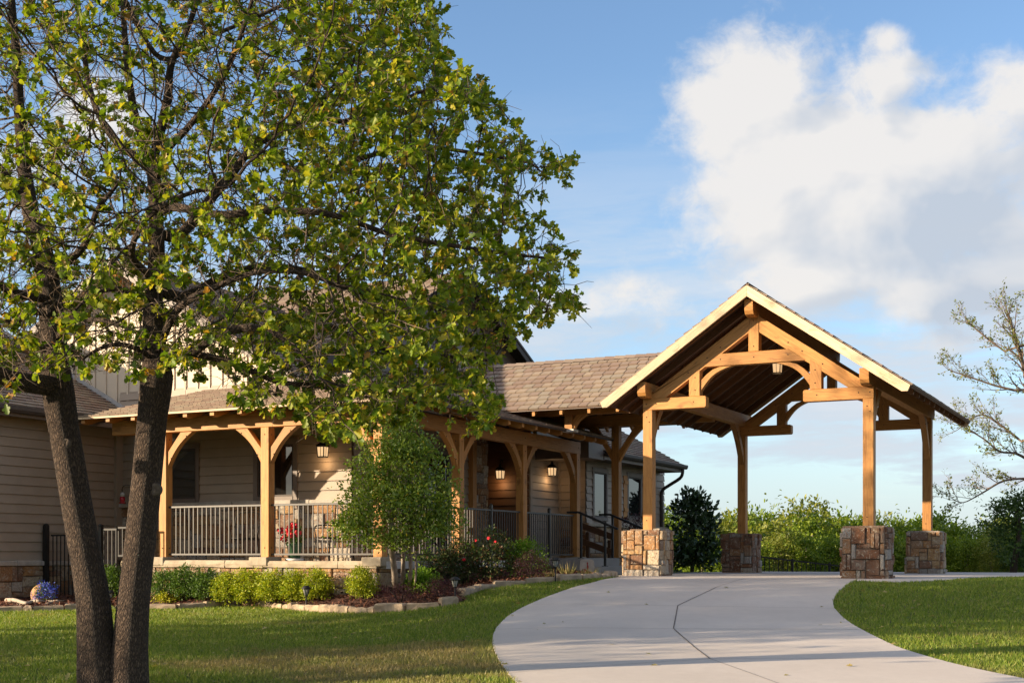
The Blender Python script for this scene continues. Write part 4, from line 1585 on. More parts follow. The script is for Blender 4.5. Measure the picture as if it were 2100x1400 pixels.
# --- batten gable above
RK, PKX, PKZ = .584, -19.45, 6.45
mb = MB()
gpts = [(-14.4, 3.45), (PKX + 5.05, 3.45), (PKX, PKZ - .12), (PKX - 5.0, PKZ - .12 - 5.0 * RK), (PKX - 5.0, 3.2), (-19.6, 3.2)]
mb.prism([(-19.53, 20.61, 3.35), (-14.6, 20.61, 3.35), (-14.6, 20.61, PKZ - .12 - 4.85 * RK), (PKX, 20.61, PKZ - .12), (-24.0, 20.61, PKZ - .12 - 4.55 * RK), (-24.0, 20.61, 3.1), (-19.53, 20.61, 3.1)], (0, .2, 0))
x = -23.9
while x < -14.6:
    zt = PKZ - .13 - abs(x - PKX) * RK
    z0 = 3.3
    if zt > z0: mb.box(x - .022, x + .022, 20.585, 20.612, z0, zt)
    x += .305
mb.build("gable_wall", M['batten'], house)
for sgn in (-1, 1):
    V = Vector((-sgn, 0, RK)).normalized()
    kr = math.sqrt(1 + RK * RK)
    e = 5.3
    mb = MB()
    shingles(mb, (PKX + sgn * e, 20.22, PKZ - e * RK), (0, 1, 0), V, [(0, 0), (5.2, 0), (5.2, e * kr), (0, e * kr)], exp=.15, wid=.25, thick=.06)
    mb.build("roof", [M['shingle'], M['deck_dark']], house)
    mb = MB()
    mb.prism([(PKX, 20.19, PKZ - .01), (PKX + sgn * e, 20.19, PKZ - e * RK - .01), (PKX + sgn * e, 20.19, PKZ - e * RK - .20), (PKX, 20.19, PKZ - .20)], (0, .035, 0))
    mb.build("rake_board", M['trim'], house)
    mb = MB()
    mb.prism([(PKX, 20.225, PKZ - .075), (PKX + sgn * e, 20.225, PKZ - e * RK - .075), (PKX + sgn * e, 20.225, PKZ - e * RK - .10), (PKX, 20.225, PKZ - .10)], (0, .38, 0))
    mb.build("soffit", M['batten'], house)
for bx_ in (-20.55, -21.9, PKX):
    mb = MB()
    zt = PKZ - .12 - abs(bx_ - PKX) * RK
    mb.prism([(bx_ - .06, 20.60, zt - .62), (bx_ - .06, 20.60, zt - .45), (bx_ - .06, 20.34, zt - .10), (bx_ - .06, 20.24, zt - .10)], (.12, 0, 0))
    mb.box(bx_ - .05, bx_ + .05, 20.2, 20.6, zt - .10, zt + .02)
    mb.build("eave_bracket", T, house)
# --- main block: ridge along X, right gable end over the walkway
MRY, MRZ, MSL, MX = 28.2, 7.3, .475, -15.5
for sgn in (-1, 1):
    e = 7.2
    V = Vector((0, -sgn, MSL)).normalized()
    km = math.sqrt(1 + MSL * MSL)
    mb = MB()
    shingles(mb, (-24.5, MRY + sgn * e, MRZ - e * MSL), (1, 0, 0), V, [(0, 0), (24.5 + MX, 0), (24.5 + MX, e * km), (0, e * km)], exp=.17, wid=.27, thick=.08)
    mb.build("roof", [M['shingle'], M['deck_dark']], house)
    mb = MB()
    mb.prism([(MX - .01, MRY, MRZ - .02), (MX - .01, MRY + sgn * e, MRZ - e * MSL - .02), (MX - .01, MRY + sgn * e, MRZ - e * MSL - .25), (MX - .01, MRY, MRZ - .25)], (.035, 0, 0))
    mb.prism([(MX + .026, MRY, MRZ - .02), (MX + .026, MRY + sgn * e, MRZ - e * MSL - .02), (MX + .026, MRY + sgn * e, MRZ - e * MSL - .09), (MX + .026, MRY, MRZ - .09)], (.02, 0, 0))
    mb.build("rake_board", M['gutter'], house)
mb = MB()
mb.prism([(-15.9, 21.2, 3.0), (-15.9, 35.2, 3.0), (-15.9, 35.2, MRZ - 7.0 * MSL - .1), (-15.9, MRY, MRZ - .1), (-15.9, 21.2, MRZ - 7.0 * MSL - .1)], (-.2, 0, 0))
mb.box(-14.0, -13.81, 20.6, 27.1, 3.0, 3.42)
mb.build("gable_wall", M['trim'], house)
# --- wall along the right arm of the porch
mb = MB()
lap(mb, (-13.8, 20.6, 0), (0, 1, 0), 4.65, .3, 3.7, (1, 0, 0), .178, holes=((2.70, 3.62, .5, 2.6),))
mb.box(-14.0, -13.81, 20.6, 25.3, -.3, .5)
mb.box(-14.0, -13.81, 20.6, 25.3, 2.6, 3.8)
mb.box(-14.0, -13.81, 20.6, 23.3, .5, 2.6)
mb.box(-14.0, -13.81, 24.22, 25.3, .5, 2.6)
mb.build("wall", S, house)
window(house, (-13.8, 23.34, 0), (0, 1, 0), .84, .55, 2.5, (1, 0, 0), .09)
mb = MB()
ashlar(mb, (-13.76, 25.27, .28), (0, 1, 0), (0, 0, 1), (1, 0, 0), .62, 3.2, (.10, .085), seed=95)
ashlar(mb, (-14.3, 25.27, .28), (1, 0, 0), (0, 0, 1), (0, -1, 0), .54, 3.2, (.10, .085), seed=96)
mb.build("stone_column", [M['stone'], M['mortar']], house)
mb = MB()
mb.box(-13.86, -13.66, 25.06, 25.23, .285, 3.3)
mb.build("timber_pilaster", T, house, .006)
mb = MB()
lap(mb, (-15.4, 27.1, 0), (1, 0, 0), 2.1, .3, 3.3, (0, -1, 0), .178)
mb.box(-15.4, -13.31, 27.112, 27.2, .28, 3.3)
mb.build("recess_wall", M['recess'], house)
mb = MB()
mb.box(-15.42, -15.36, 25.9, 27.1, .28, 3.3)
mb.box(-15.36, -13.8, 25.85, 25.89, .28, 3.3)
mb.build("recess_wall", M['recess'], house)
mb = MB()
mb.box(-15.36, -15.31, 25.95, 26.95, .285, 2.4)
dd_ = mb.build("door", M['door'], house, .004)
mb = MB()
mb.tube([(-15.30, 26.05, 1.2), (-15.24, 26.05, 1.2), (-15.24, 26.15, 1.2)], .014, 6)
h_ = mb.build("handle", M['iron'], house)
h_.parent = dd_
mb = MB()
lap(mb, (-13.3, 27.1, 0), (0, 1, 0), 1.6, .3, 3.0, (1, 0, 0), .178)
mb.box(-13.5, -13.312, 27.1, 28.7, -.2, 3.0)
mb.box(-13.31, -13.265, 27.08, 27.19, .28, 3.0)
mb.build("wall", S, house)
mb = MB()
lap(mb, (-13.3, 28.7, 0), (1, 0, 0), .7, .3, 3.0, (0, -1, 0), .178)
mb.box(-13.5, -12.612, 28.712, 28.9, -.2, 3.0)
mb.box(-13.312, -13.25, 28.64, 28.70, .28, 3.0)
mb.build("wall", S, house)
# --- right wing beyond the walkway
mb = MB()
wins = ((.42, 1.20, 1.30, 2.42), (2.60, 3.55, 1.36, 2.42))
lap(mb, (-12.6, 28.7, 0), (0, 1, 0), 5.3, 1.16, 2.72, (1, 0, 0), .178, holes=wins)
mb.box(-12.8, -12.612, 28.7, 34.0, -.3, 1.30)
mb.box(-12.8, -12.612, 28.7, 34.0, 2.42, 2.8)
for a, b in ((28.7, 29.12), (29.90, 31.30), (32.25, 34.0)): mb.box(-12.8, -12.612, a, b, 1.30, 2.42)
mb.box(-13.5, -12.612, 33.9, 34.0, -.3, 2.8)
mb.build("wall", S, house)
window(house, (-12.6, 29.14, 0), (0, 1, 0), .74, 1.32, 2.40, (1, 0, 0), .09)
window(house, (-12.6, 31.35, 0), (0, 1, 0), .85, 1.38, 2.40, (1, 0, 0), .09)
for y in (31.02, 32.32):
    mb = MB()
    for i in range(3): mb.box(-12.598, -12.56, y + i * .085, y + i * .085 + .08, 1.30, 2.42)
    for z in (1.5, 2.2): mb.box(-12.56, -12.535, y, y + .25, z, z + .09)
    mb.build("shutter", T, house, .003)
mb = MB()
ashlar(mb, (-12.58, 28.7, -.2), (0, 1, 0), (0, 0, 1), (1, 0, 0), 5.3, 1.28, (.12, .09), seed=101)
ashlar(mb, (-13.25, 28.68, -.2), (1, 0, 0), (0, 0, 1), (0, -1, 0), .68, 1.28, (.12, .09), seed=102)
mb.build("stone_wainscot", [M['stone'], M['mortar']], house)
mb = MB()
mb.box(-12.62, -12.48, 28.6, 34.0, 1.085, 1.16)
mb.build("sill_course", M['cap'], house, .01)
mb = MB()
WSL = .55
shingles(mb, (-11.88, 27.95, 2.80), (0, 1, 0), Vector((-1, 0, WSL)), [(.35, 0), (5.65, 0), (5.65, 2.6 * math.sqrt(1 + WSL ** 2)), (-2.2, 2.6 * math.sqrt(1 + WSL ** 2)), (-2.2, 1.1)], exp=.15, wid=.25)
mb.build("roof", [M['shingle'], M['deck_dark']], house)
mb = MB()
mb.box(-12.6, -11.95, 28.25, 33.58, 2.66, 2.70)
mb.box(-11.95, -11.92, 28.25, 33.58, 2.62, 2.80)
mb.box(-12.6, -11.92, 28.22, 28.25, 2.60, 2.80)
mb.box(-13.28, -11.93, 27.35, 28.21, 2.60, 2.99)
mb.prism([(-12.6, 33.6, 2.62), (-11.93, 33.6, 2.62), (-11.93, 33.6, 2.72), (-13.6, 33.6, 3.64), (-13.6, 33.6, 2.62)], (0, .04, 0))
mb.build("soffit", M['trim'], house)
mb = MB()
mb.prism([(-11.92, 28.2, 2.70), (-11.82, 28.2, 2.70), (-11.79, 28.2, 2.75), (-11.79, 28.2, 2.81), (-11.815, 28.2, 2.815), (-11.82, 28.2, 2.76), (-11.92, 28.2, 2.76)], (0, 5.5, 0))
mb.build("gutter", M['gutter'], house)
mb = MB()
mb.tube(spline([(-11.86, 33.45, 2.72), (-11.86, 33.45, 2.60), (-11.95, 33.5, 2.46), (-12.30, 33.6, 2.28), (-12.50, 33.65, 2.16), (-12.54, 33.66, 2.0)], 4) + [Vector((-12.54, 33.66, 0.0))], .045, 8)
mb.build("downspout", M['gutter'], house)

# ------------------------------------------------------------------ leaves and plants
def tmpl(pts, faces): return (np.array(pts, float), faces)


_l = [(.13, .03), (.30, .17), (.39, .11), (.53, .35), (.67, .32), (.71, .17), (.85, .23), (.96, .13)]
_pts = [(0, 0, 0), (.5, 0, -.03), (1, 0, -.05)] + [(x, y, abs(y) * .32 - .05 * x * x) for x, y in _l] + [(x, -y, abs(y) * .32 - .05 * x * x) for x, y in _l]
OAK = tmpl(_pts, [[0, 1, 2] + list(range(10, 2, -1)), [2, 1, 0] + list(range(11, 19))])
OVAL = tmpl([(0, 0, 0), (.30, .22, .06), (.68, .22, .06), (1, 0, -.04), (.68, -.22, .06), (.30, -.22, .06)], [[0, 3, 2, 1], [0, 5, 4, 3]])
DIA = tmpl([(0, 0, 0), (.5, .26, .06), (1, 0, 0), (.5, -.26, .06)], [[0, 2, 1], [0, 3, 2]])


def fast_mesh(name, verts, faces_idx, sizes, mats, parent=None, loc=(0, 0, 0)):
    me = bpy.data.meshes.new(name)
    me.vertices.add(len(verts))
    me.vertices.foreach_set("co", np.asarray(verts, np.float32).ravel())
    me.loops.add(len(faces_idx))
    me.loops.foreach_set("vertex_index", np.asarray(faces_idx, np.int32))
    me.polygons.add(len(sizes))
    st = np.zeros(len(sizes), np.int32)
    st[1:] = np.cumsum(sizes)[:-1]
    me.polygons.foreach_set("loop_start", st)
    me.update(calc_edges=True)
    me.validate()
    for m in (mats if isinstance(mats, (list, tuple)) else [mats]): me.materials.append(m)
    o = bpy.data.objects.new(name, me)
    COL.objects.link(o)
    if parent is not None: o.parent = parent
    else: o.location = loc
    return o


def norm(a): return a / np.maximum(np.linalg.norm(a, axis=1, keepdims=True), 1e-9)


def leaf_arrays(C, Dv, Up, size, t):
    """leaf k sits at C[k], points along Dv[k], its face turned to Up[k]"""
    pts, faces = t
    Dv = norm(Dv)
    Sd = norm(np.cross(Up, Dv) + 1e-6)
    Nv = np.cross(Dv, Sd)
    n, k = len(C), len(pts)
    V = (C[:, None, :] + size[:, None, None] * (pts[None, :, 0, None] * Dv[:, None, :] + pts[None, :, 1, None] * Sd[:, None, :] + pts[None, :, 2, None] * Nv[:, None, :])).reshape(-1, 3)
    base = (np.arange(n) * k)[:, None]
    L = np.concatenate([base + np.array(f)[None, :] for f in faces], 1).ravel()
    S = np.tile([len(f) for f in faces], n)
    return V, L, S


def leaf_object(name, C, Dv, Up, size, t, mat, parent=None, loc=(0, 0, 0)):
    V, L, S = leaf_arrays(np.asarray(C, float), np.asarray(Dv, float), np.asarray(Up, float), np.asarray(size, float), t)
    off = np.array(WLOC[parent.name]) if parent is not None else np.array(loc)
    return fast_mesh(name, V - off, L, S, mat, parent, loc)


def rand_dirs(r, n):
    return norm(r.normal(size=(n, 3)))


def clump_points(r, centre, rx, ry, h, nclump, per, spread, fill=0.45, low=0.0, lump=0.28):
    """leaf clumps through the volume of an uneven crown; returns points and outward directions"""
    C, O = [], []
    ph = r.uniform(0, 9, 3)
    d = rand_dirs(r, nclump)
    d[:, 2] = np.where(d[:, 2] < -0.55 + low, -d[:, 2], d[:, 2])
    rr = (fill + (1 - fill) * r.random(nclump) ** 0.55)
    bumps = np.array([1 + lump * 2.0 * (mnoise.noise(Vector((x * 2.1 + ph[0], y * 2.1 + ph[1], z * 2.1 + ph[2])))) for x, y, z in d])
    c = d * (rr * bumps)[:, None] * np.array([rx, ry, h / 2]) + np.array(centre)
    for k in range(nclump):
        m = max(3, int(per * r.uniform(.6, 1.4)))
        q = r.normal(size=(m, 3)) * spread * np.array([1, 1, .8]) * r.uniform(.7, 1.3)
        C.append(c[k] + q)
        O.append(np.repeat(d[k:k + 1], m, 0) + 0.8 * norm(q))
    return np.concatenate(C), np.concatenate(O), c


def foliage(name, r, centre, rx, ry, h, nclump, per, spread, lsize, t, mat, parent, **kw):
    C, O, cc = clump_points(r, centre, rx, ry, h, nclump, per, spread, **kw)
    n = len(C)
    Dv = O * .6 + r.normal(size=(n, 3)) * .7 + np.array([0, 0, .15])
    Up = O * .5 + r.normal(size=(n, 3)) * .6 + np.array([0, 0, .6])
    return leaf_object(name, C, Dv, Up, lsize * r.uniform(.65, 1.25, n), t, mat, parent), cc


def shrub(name, label, cat, base, w, h, mat, lsize=.035, nclump=70, per=22, t=OVAL, group=None, seed=0, loose=0.05, flowers=None, fill=.35, d=None):
    r = np.random.default_rng(seed + 500)
    base = Vector(base)
    root = thing(name, label, cat, base, group)
    foliage("foliage", r, (base.x, base.y, base.z + h * .49), w / 2, (d or w) / 2, h * .98, nclump, per, loose, lsize, t, mat, root, low=-.3, fill=fill, lump=.22)
    mb = MB()
    for k in range(7):
        a = r.uniform(0, 6.28)
        q = base + Vector((math.cos(a) * w * .25, math.sin(a) * w * .25, h * r.uniform(.5, .8)))
        mb.tube([base + Vector((math.cos(a) * .02, math.sin(a) * .02, -.03)), base.lerp(q, .5) + Vector((0, 0, .03)), q], [.008, .006, .003], 4)
    mb.build("stem", M['stem'], root)
    if flowers:
        for (dx, dz, s) in flowers:
            f = MB()
            c = base + Vector((dx, -w * .42, dz))
            for j in range(9):
                an = j * 2.4
                p = c + Vector((math.cos(an) * s * .45, -abs(math.sin(an * 1.7)) * s * .4, math.sin(an) * s * .45))
                f.lathe(p, [(s * .10, -s * .25), (s * .36, -s * .05), (s * .30, s * .2), (s * .05, s * .3)], 6)
            f.build("flower", M['petal_red'], root)
    return root


# ------------------------------------------------------------------ planting beds
EDGE_A = [G(x, y) for x, y in ((236, 1250), (310, 1249), (370, 1249), (430, 1246), (500, 1243), (560, 1246), (620, 1252), (700, 1256), (800, 1255), (880, 1247), (952, 1236))]
EDGE_B = [G(x, y) for x, y in ((944, 1226), (985, 1211), (1030, 1203), (1085, 1197), (1150, 1192), (1215, 1188), (1258, 1184))]
EDGE_C = [G(x, y) for x, y in ((-60, 1256), (0, 1254), (80, 1253), (168, 1251))]
BED_A = [(p.x, p.y) for p in EDGE_A + EDGE_B] + [(-9.75, 22.3), (-10.9, 24.8), (-11.95, 25.2), (-11.95, 18.68), (-17.2, 18.68), (-17.55, 18.2)]
BED_C = [(p.x, p.y) for p in EDGE_C] + [(-18.35, 18.35), (-19.5, 18.5), (-19.5, 16.0)]
def mound(x, y):
    d = abs(y - 18.66) if x < -11.9 else min(math.hypot(x + 11.9, max(0, 18.66 - y)), 9)
    return .12 * (1 - smooth01(.1, .9, d))
mup = lambda x, y: 0.035 + 0.02 * mnoise.noise(Vector((x * 2, y * 2, 1))) + mound(x, y)
sheet("mulch_bed", BED_A, M['soil'], mup, .25)
sheet("mulch_bed", BED_C, M['soil'], mup, .25)
PATH = [(-17.75, 17.2), (-17.7, 19.8), (-18.95, 19.8), (-18.9, 17.0)]
sheet("path", PATH, M['slab_grey'], 0.05, .4, skirt=.06)


def mulch():
    r = np.random.default_rng(3)
    C = []
    for poly, n in ((BED_A, 11000), (BED_C, 2500)):
        xs, ys = [p[0] for p in poly], [p[1] for p in poly]
        x = r.uniform(min(xs), max(xs), n * 3)
        y = r.uniform(min(ys), max(ys), n * 3)
        m = inside_np(poly, x, y)
        x, y = x[m][:n], y[m][:n]
        # bark chips lie thickest towards the front edge, where one looks at them
        z = gz_np(x, y) + .045 + r.uniform(0, .03, len(x)) + np.array([mound(a, b) for a, b in zip(x, y)])
        C.append(np.stack([x, y, z], 1))
    C = np.concatenate(C)
    n = len(C)
    Dv = r.normal(size=(n, 3)) * np.array([1, 1, .35])
    Up = r.normal(size=(n, 3)) * .4 + np.array([0, 0, 1])
    o = leaf_object("mulch", C, Dv, Up, r.uniform(.03, .09, n), tmpl([(0, -.14, 0), (1, -.12, .02), (1, .12, .03), (0, .14, .02)], [[0, 1, 2, 3]]), M['mulch'])
    struct(o, 'stuff')


mulch()


def edging(path, seed, label, group):
    r = random.Random(seed)
    pts = spline([Vector((p.x, p.y, 0)) for p in path], 6)
    i, acc = 0, []
    cum = [0]
    for a, b in zip(pts, pts[1:]): cum.append(cum[-1] + (b - a).length)
    def at(s):
        for k in range(len(pts) - 1):
            if s <= cum[k + 1]: return pts[k].lerp(pts[k + 1], (s - cum[k]) / max(1e-6, cum[k + 1] - cum[k]))
        return pts[-1]
    s = 0
    while s < cum[-1] - .12:
        ln = min(r.choice((.16, .28, .34, .42, .5, .55)), cum[-1] - s)
        a, b = at(s + .008), at(s + ln - .008)
        d = (b - a)
        L = d.length
        if L < .05: break
        d.normalize()
        nrm = Vector((-d.y, d.x, 0))
        c = (a + b) / 2
        z = gz(c.x, c.y)
        h, wd = r.uniform(.085, .135), r.uniform(.13, .17)
        mb = MB()
        rows = []
        for (zz, ins) in ((-.06, 0), (h * .75, .0), (h, .02)):
            ring = []
            for (t, o) in ((-.5, -.5), (-.17, -.5), (.17, -.5), (.5, -.5), (.5, .5), (0, .5), (-.5, .5)):
                t2 = t * (L - 2 * ins) 
                o2 = o * (wd - 2 * ins) + r.uniform(-.014, .014)
                ring.append(c + d * t2 + nrm * o2 + Vector((0, 0, z + zz + (r.uniform(-.012, .012) if zz > 0 else 0))))
            rows.append(ring)
        n = 7
        vs = [v for q in rows for v in q]
        fs = []
        for lv in (0, n):
            for k in range(n): fs.append((lv + k, lv + (k + 1) % n, lv + n + (k + 1) % n, lv + n + k))
        fs.append(tuple(range(2 * n, 3 * n)))
        mb.mesh(vs, fs)
        o = mb.build("edging_stone", M['edge_stone'], loc=(c.x, c.y, z))
        tag(o, label, "edging stone", group)
        s += ln


edging(EDGE_A, 5, "rough tan sandstone block edging the mulch bed before the front porch", "edging stones along the front bed")
edging(EDGE_B, 6, "rough tan sandstone block edging the mulch bed beside the driveway", "edging stones along the driveway bed")
edging(EDGE_C, 8, "rough sandstone block edging the shaded bed by the left wing", "edging stones by the left wing")

# boxwoods in front of the stone base
BW = [(338, 1238, 66, 78, 'green_leaf', "dark green rounded boxwood directly right of the oak trunk"),
      (378, 1239, 62, 84, 'green_leaf', "second boxwood from the oak trunk, green with pale tips"),
      (424, 1235, 62, 78, 'green_leaf', "third boxwood from the oak trunk, its green foliage partly shaded"),
      (468, 1237, 58, 72, 'box_leaf', "yellow-green boxwood left of the tallest one before the stone base"),
      (510, 1236, 64, 86, 'box_leaf', "tallest yellow-green boxwood, below the railing left of the middle porch post"),
      (556, 1240, 62, 80, 'box_leaf', "yellow-green boxwood standing below the middle porch post"),
      (600, 1236, 56, 78, 'box_leaf', "boxwood below the potted red flowers on the porch"),
      (650, 1234, 60, 80, 'box_leaf', "boxwood beside the path light on the front bed, last of the row"),
      (744, 1240, 60, 76, 'box_leaf', "solitary spiky green boxwood before bare stone wall")]
for i, (px, py, wpx, hpx, m, lab) in enumerate(BW):
    b = P(px, 1200, Y=18.27 if i != 8 else 18.2)
    b.z = gz(b.x, b.y) + .03 + mound(b.x, b.y)
    Dp = -b.x * ST + b.y * CT
    s = Dp / F
    shrub("boxwood", lab, "shrub", b, wpx * s * 1.02, hpx * s * 0.80, M[m], .036, 150, 26, group="boxwoods before the stone base", seed=i, loose=.042)
for i, (px, py, wpx, hpx, lab) in enumerate(((338, 1249, 34, 22, "small golden leaved plant at the mulch edge, nearest the oak trunk"), (365, 1248, 30, 30, "small golden leaved plant with upright sprigs, right beside its lower twin"), (424, 1244, 36, 36, "small rounded golden plant below the third boxwood"))):
    b = G(px, py - 5) + Vector((0, 0, .03))
    s = (-b.x * ST + b.y * CT) / F
    shrub("golden_plant", lab, "plant", b, wpx * s * 1.1, hpx * s, M['gold_leaf'], .04, 40, 18, group="golden plants in the front bed", seed=30 + i, loose=.03)
for i, (px, py, wpx, hpx, m, lab, nm, ls, fl) in enumerate((
        (232, 1244, 50, 62, 'green_leaf', "green shrub glimpsed in the gap between the oak's two trunks", "shrub", .04, None),
        (500, 1245, 50, 26, 'plum_leaf', "low reddish barberry at the feet of the boxwoods", "barberry", .022, None),
        (770, 1240, 60, 30, 'plum_leaf', "low purple barberry left of the holly tree's stems", "barberry", .022, None),
        (905, 1238, 74, 40, 'plum_leaf', "low purple barberry beside the path light at the bed's corner", "barberry", .022, None),
        (820, 1248, 84, 34, 'plum_leaf', "low purple barberry at the foot of the holly tree", "barberry", .022, None),
        (866, 1228, 52, 44, 'bright_leaf', "low bright green plant right of the holly tree's stems", "plant", .05, None),
        (868, 1216, 70, 68, 'green_leaf', "green shrub behind the bright low plant by the holly tree", "shrub", .04, None),
        (912, 1214, 74, 70, 'rose_leaf', "dark green rose bush with reddish tips behind the corner path light", "rose bush", .045, None),
        (952, 1208, 80, 84, 'rose_leaf', "rose bush with one red bloom low on it", "rose bush", .045, ((.18, .44, .04),)),
        (1008, 1203, 96, 96, 'rose_leaf', "tallest rose bush, a few red blooms along its top", "rose bush", .045, ((-.1, .72, .035), (.15, .76, .04), (.28, .7, .03))),
        (1078, 1196, 72, 76, 'bright_leaf', "bright sunlit green shrub by the porch's right rail", "shrub", .045, None),
        (1088, 1199, 66, 54, 'plum_leaf', "dark purple barberry below the bright sunlit shrub", "barberry", .022, None))):
    b = G(px, py - 6) + Vector((0, 0, .03))
    s = (-b.x * ST + b.y * CT) / F
    shrub(nm, lab, "shrub", b, wpx * s * 1.12, hpx * s * 1.1, M[m], ls, 120, 26, group=None, seed=50 + i, loose=.05 if ls > .03 else .04, flowers=fl, t=OVAL if ls > .03 else DIA)
b = Vector((-11.75, 29.6, gz(-11.75, 29.6)))
shrub("plum_shrub", "dark purple leaved shrub before the right wing's windows", "shrub", b, 1.0, 1.45, M['plum_leaf'], .06, 60, 20, seed=90, loose=.09)

# holly: a small tree with pale stems before the porch corner
hb = G(828, 1226)
holly = thing("holly_tree", "small multi-stemmed evergreen with pale grey stems before the porch corner", "tree", hb)
r = np.random.default_rng(77)
mb = MB()
stems = []
for (px0, px1, py1, rr) in ((812, 802, 1075, .052), (822, 830, 1040, .036), (842, 846, 1040, .034), (851, 858, 1080, .018)):
    a = G(px0, 1228)
    s0 = hb + Vector(((px0 - 828) / F * 20.6, (px0 % 7 - 3) * .02, -.03))
    s1 = P(px1, py1, D=20.6 + (px0 % 5) * .08)
    stems.append((s0, s1))
    mb.tube([s0, s0.lerp(s1, .35) + Vector((.015, 0, 0)), s0.lerp(s1, .7) - Vector((.02, 0, 0)), s1, s1 + Vector((.08, .05, .55))], [rr * 1.15, rr, rr * .85, rr * .7, .006], 8)
for k in range(34):
    s0, s1 = stems[k % 4]
    p = s0.lerp(s1, r.uniform(.55, 1.15))
    q = p + Vector((r.uniform(-.8, .8), r.uniform(-.7, .7), r.uniform(.1, .75)))
    mb.tube([p, p.lerp(q, .5) + Vector((0, 0, .06)), q], [.011, .008, .003], 5)
mb.build("trunk", M['pale_bark'], holly)
Cs, Os = [], []
for (px, py, rx, h, n) in ((815, 1045, .60, 1.0, 130), (815, 945, .46, .85, 105), (870, 1010, .50, .95, 90), (755, 1040, .42, .8, 75), (820, 885, .26, .45, 36), (880, 1090, .45, .55, 62), (735, 1080, .34, .5, 42), (770, 985, .30, .5, 42), (800, 1110, .5, .4, 55), (905, 1050, .26, .5, 34), (858, 930, .30, .5, 40), (715, 1095, .2, .3, 18), (705, 1070, .12, .2, 6), (728, 960, .10, .3, 6), (925, 1010, .10, .3, 7), (930, 1085, .14, .2, 8), (800, 868, .10, .25, 6), (842, 862, .08, .2, 5), (755, 925, .12, .3, 8)):
    c = P(px, py, D=20.6)
    a, o, _ = clump_points(r, c, rx * 1.08, rx * .95, h * 1.02, int(n * 1.4), 15, .08, fill=.25, lump=.42)
    Cs.append(a); Os.append(o)
C, O = np.concatenate(Cs), np.concatenate(Os)
n = len(C)
leaf_object("crown", C, O * .5 + r.normal(size=(n, 3)) * .8 + [0, 0, .2], O * .5 + r.normal(size=(n, 3)) * .5 + [0, 0, .5], .060 * r.uniform(.6, 1.25, n), OVAL, M['holly_leaf'], holly)

# ------------------------------------------------------------------ branching by space colonisation
def colonise(limbs, attract, step, infl, kill, iters=110, tip=.0035, expo=2.35, bias=(0, 0, .06), jit=.22):
    """limbs: list of (parent_key, [(point, radius)...]); returns nodes, parent index, radius"""
    nodes, par, rmin = [], [], []
    keyed = {}
    for name, parent, pts in limbs:
        prev = keyed.get(parent)
        if prev is not None:                                      # start from the nearest node of the parent limb
            p0 = pts[0][0]
            prev = min(prev, key=lambda i: (nodes[i] - p0).length)
        ids = []
        cur = [(nodes[prev], rmin[prev])] + pts if prev is not None else pts
        sm = spline([q[0] for q in cur], 6)
        rs = []
        for k in range(len(cur) - 1):
            for j in range(6): rs.append(cur[k][1] + (cur[k + 1][1] - cur[k][1]) * j / 6)
        rs.append(cur[-1][1])
        if prev is not None: rs = [min(x, pts[0][1]) for x in rs]
        last = prev
        for k, (p, rr) in enumerate(zip(sm, rs)):
            if prev is not None and k == 0: continue
            if last is not None and (p - nodes[last]).length < step * .35 and k < len(sm) - 1: continue
            nodes.append(p); par.append(last if last is not None else -1); rmin.append(rr)
            last = len(nodes) - 1
            ids.append(last)
        keyed[name] = ids
    nlimb = len(nodes)
    A = [Vector(a) for a in attract]
    alive = list(range(len(A)))
    bv = Vector(bias)
    for it in range(iters):
        kd = KDTree(len(nodes))
        for i, p in enumerate(nodes): kd.insert(p, i)
        kd.balance()
        acc, nxt = {}, []
        for ai in alive:
            p, i, d = kd.find(A[ai])
            if d < kill: continue
            nxt.append(ai)
            if d < infl:
                acc.setdefault(i, Vector((0, 0, 0)))
                acc[i] += (A[ai] - nodes[i]).normalized()
        alive = nxt
        if not acc: break
        grown = 0
        for i, v in acc.items():
            if v.length < .05: continue
            d = (v.normalized() + bv + Vector((rnd.gauss(0, jit), rnd.gauss(0, jit), rnd.gauss(0, jit)))).normalized()
            q = nodes[i] + d * step * rnd.uniform(.8, 1.15)
            if kd.find(q)[2] < step * .3: continue
            nodes.append(q); par.append(i); rmin.append(0.0)
            grown += 1
        if not grown: break
    kids = [[] for _ in nodes]
    for i, p in enumerate(par):
        if p >= 0: kids[p].append(i)
    R = [0.0] * len(nodes)
    for i in range(len(nodes) - 1, -1, -1):
        a = sum(R[k] ** expo for k in kids[i]) ** (1 / expo) if kids[i] else 0.0
        R[i] = max(a, tip)
        if i < nlimb: R[i] = max(min(R[i], rmin[i] * 1.0 + 0.002), rmin[i])
        else: R[i] = max(tip, min(R[i], .045))
    return nodes, par, kids, R, nlimb


def branch_mesh(nodes, par, kids, R, mb, big=.03, starts=None):
    """follow each branch as one tube"""
    done = set()
    order = [i for i in range(len(nodes)) if par[i] < 0]
    stack = [(i, None) for i in order]
    while stack:
        i, frm = stack.pop()
        chain, rr = ([nodes[frm]], [min(R[frm], R[i] * 1.1)]) if frm is not None else ([], [])
        cur = i
        while True:
            chain.append(nodes[cur]); rr.append(R[cur])
            if not kids[cur]: break
            ks = sorted(kids[cur], key=lambda k: -R[k])
            for k in ks[1:]: stack.append((k, cur))
            cur = ks[0]
        if len(chain) < 2: continue
        m = max(rr)
        n = 20 if m > .12 else 12 if m > .05 else 7 if m > .02 else 5 if m > .008 else 3
        mb.tube(chain, rr, n, 0, cap=False)


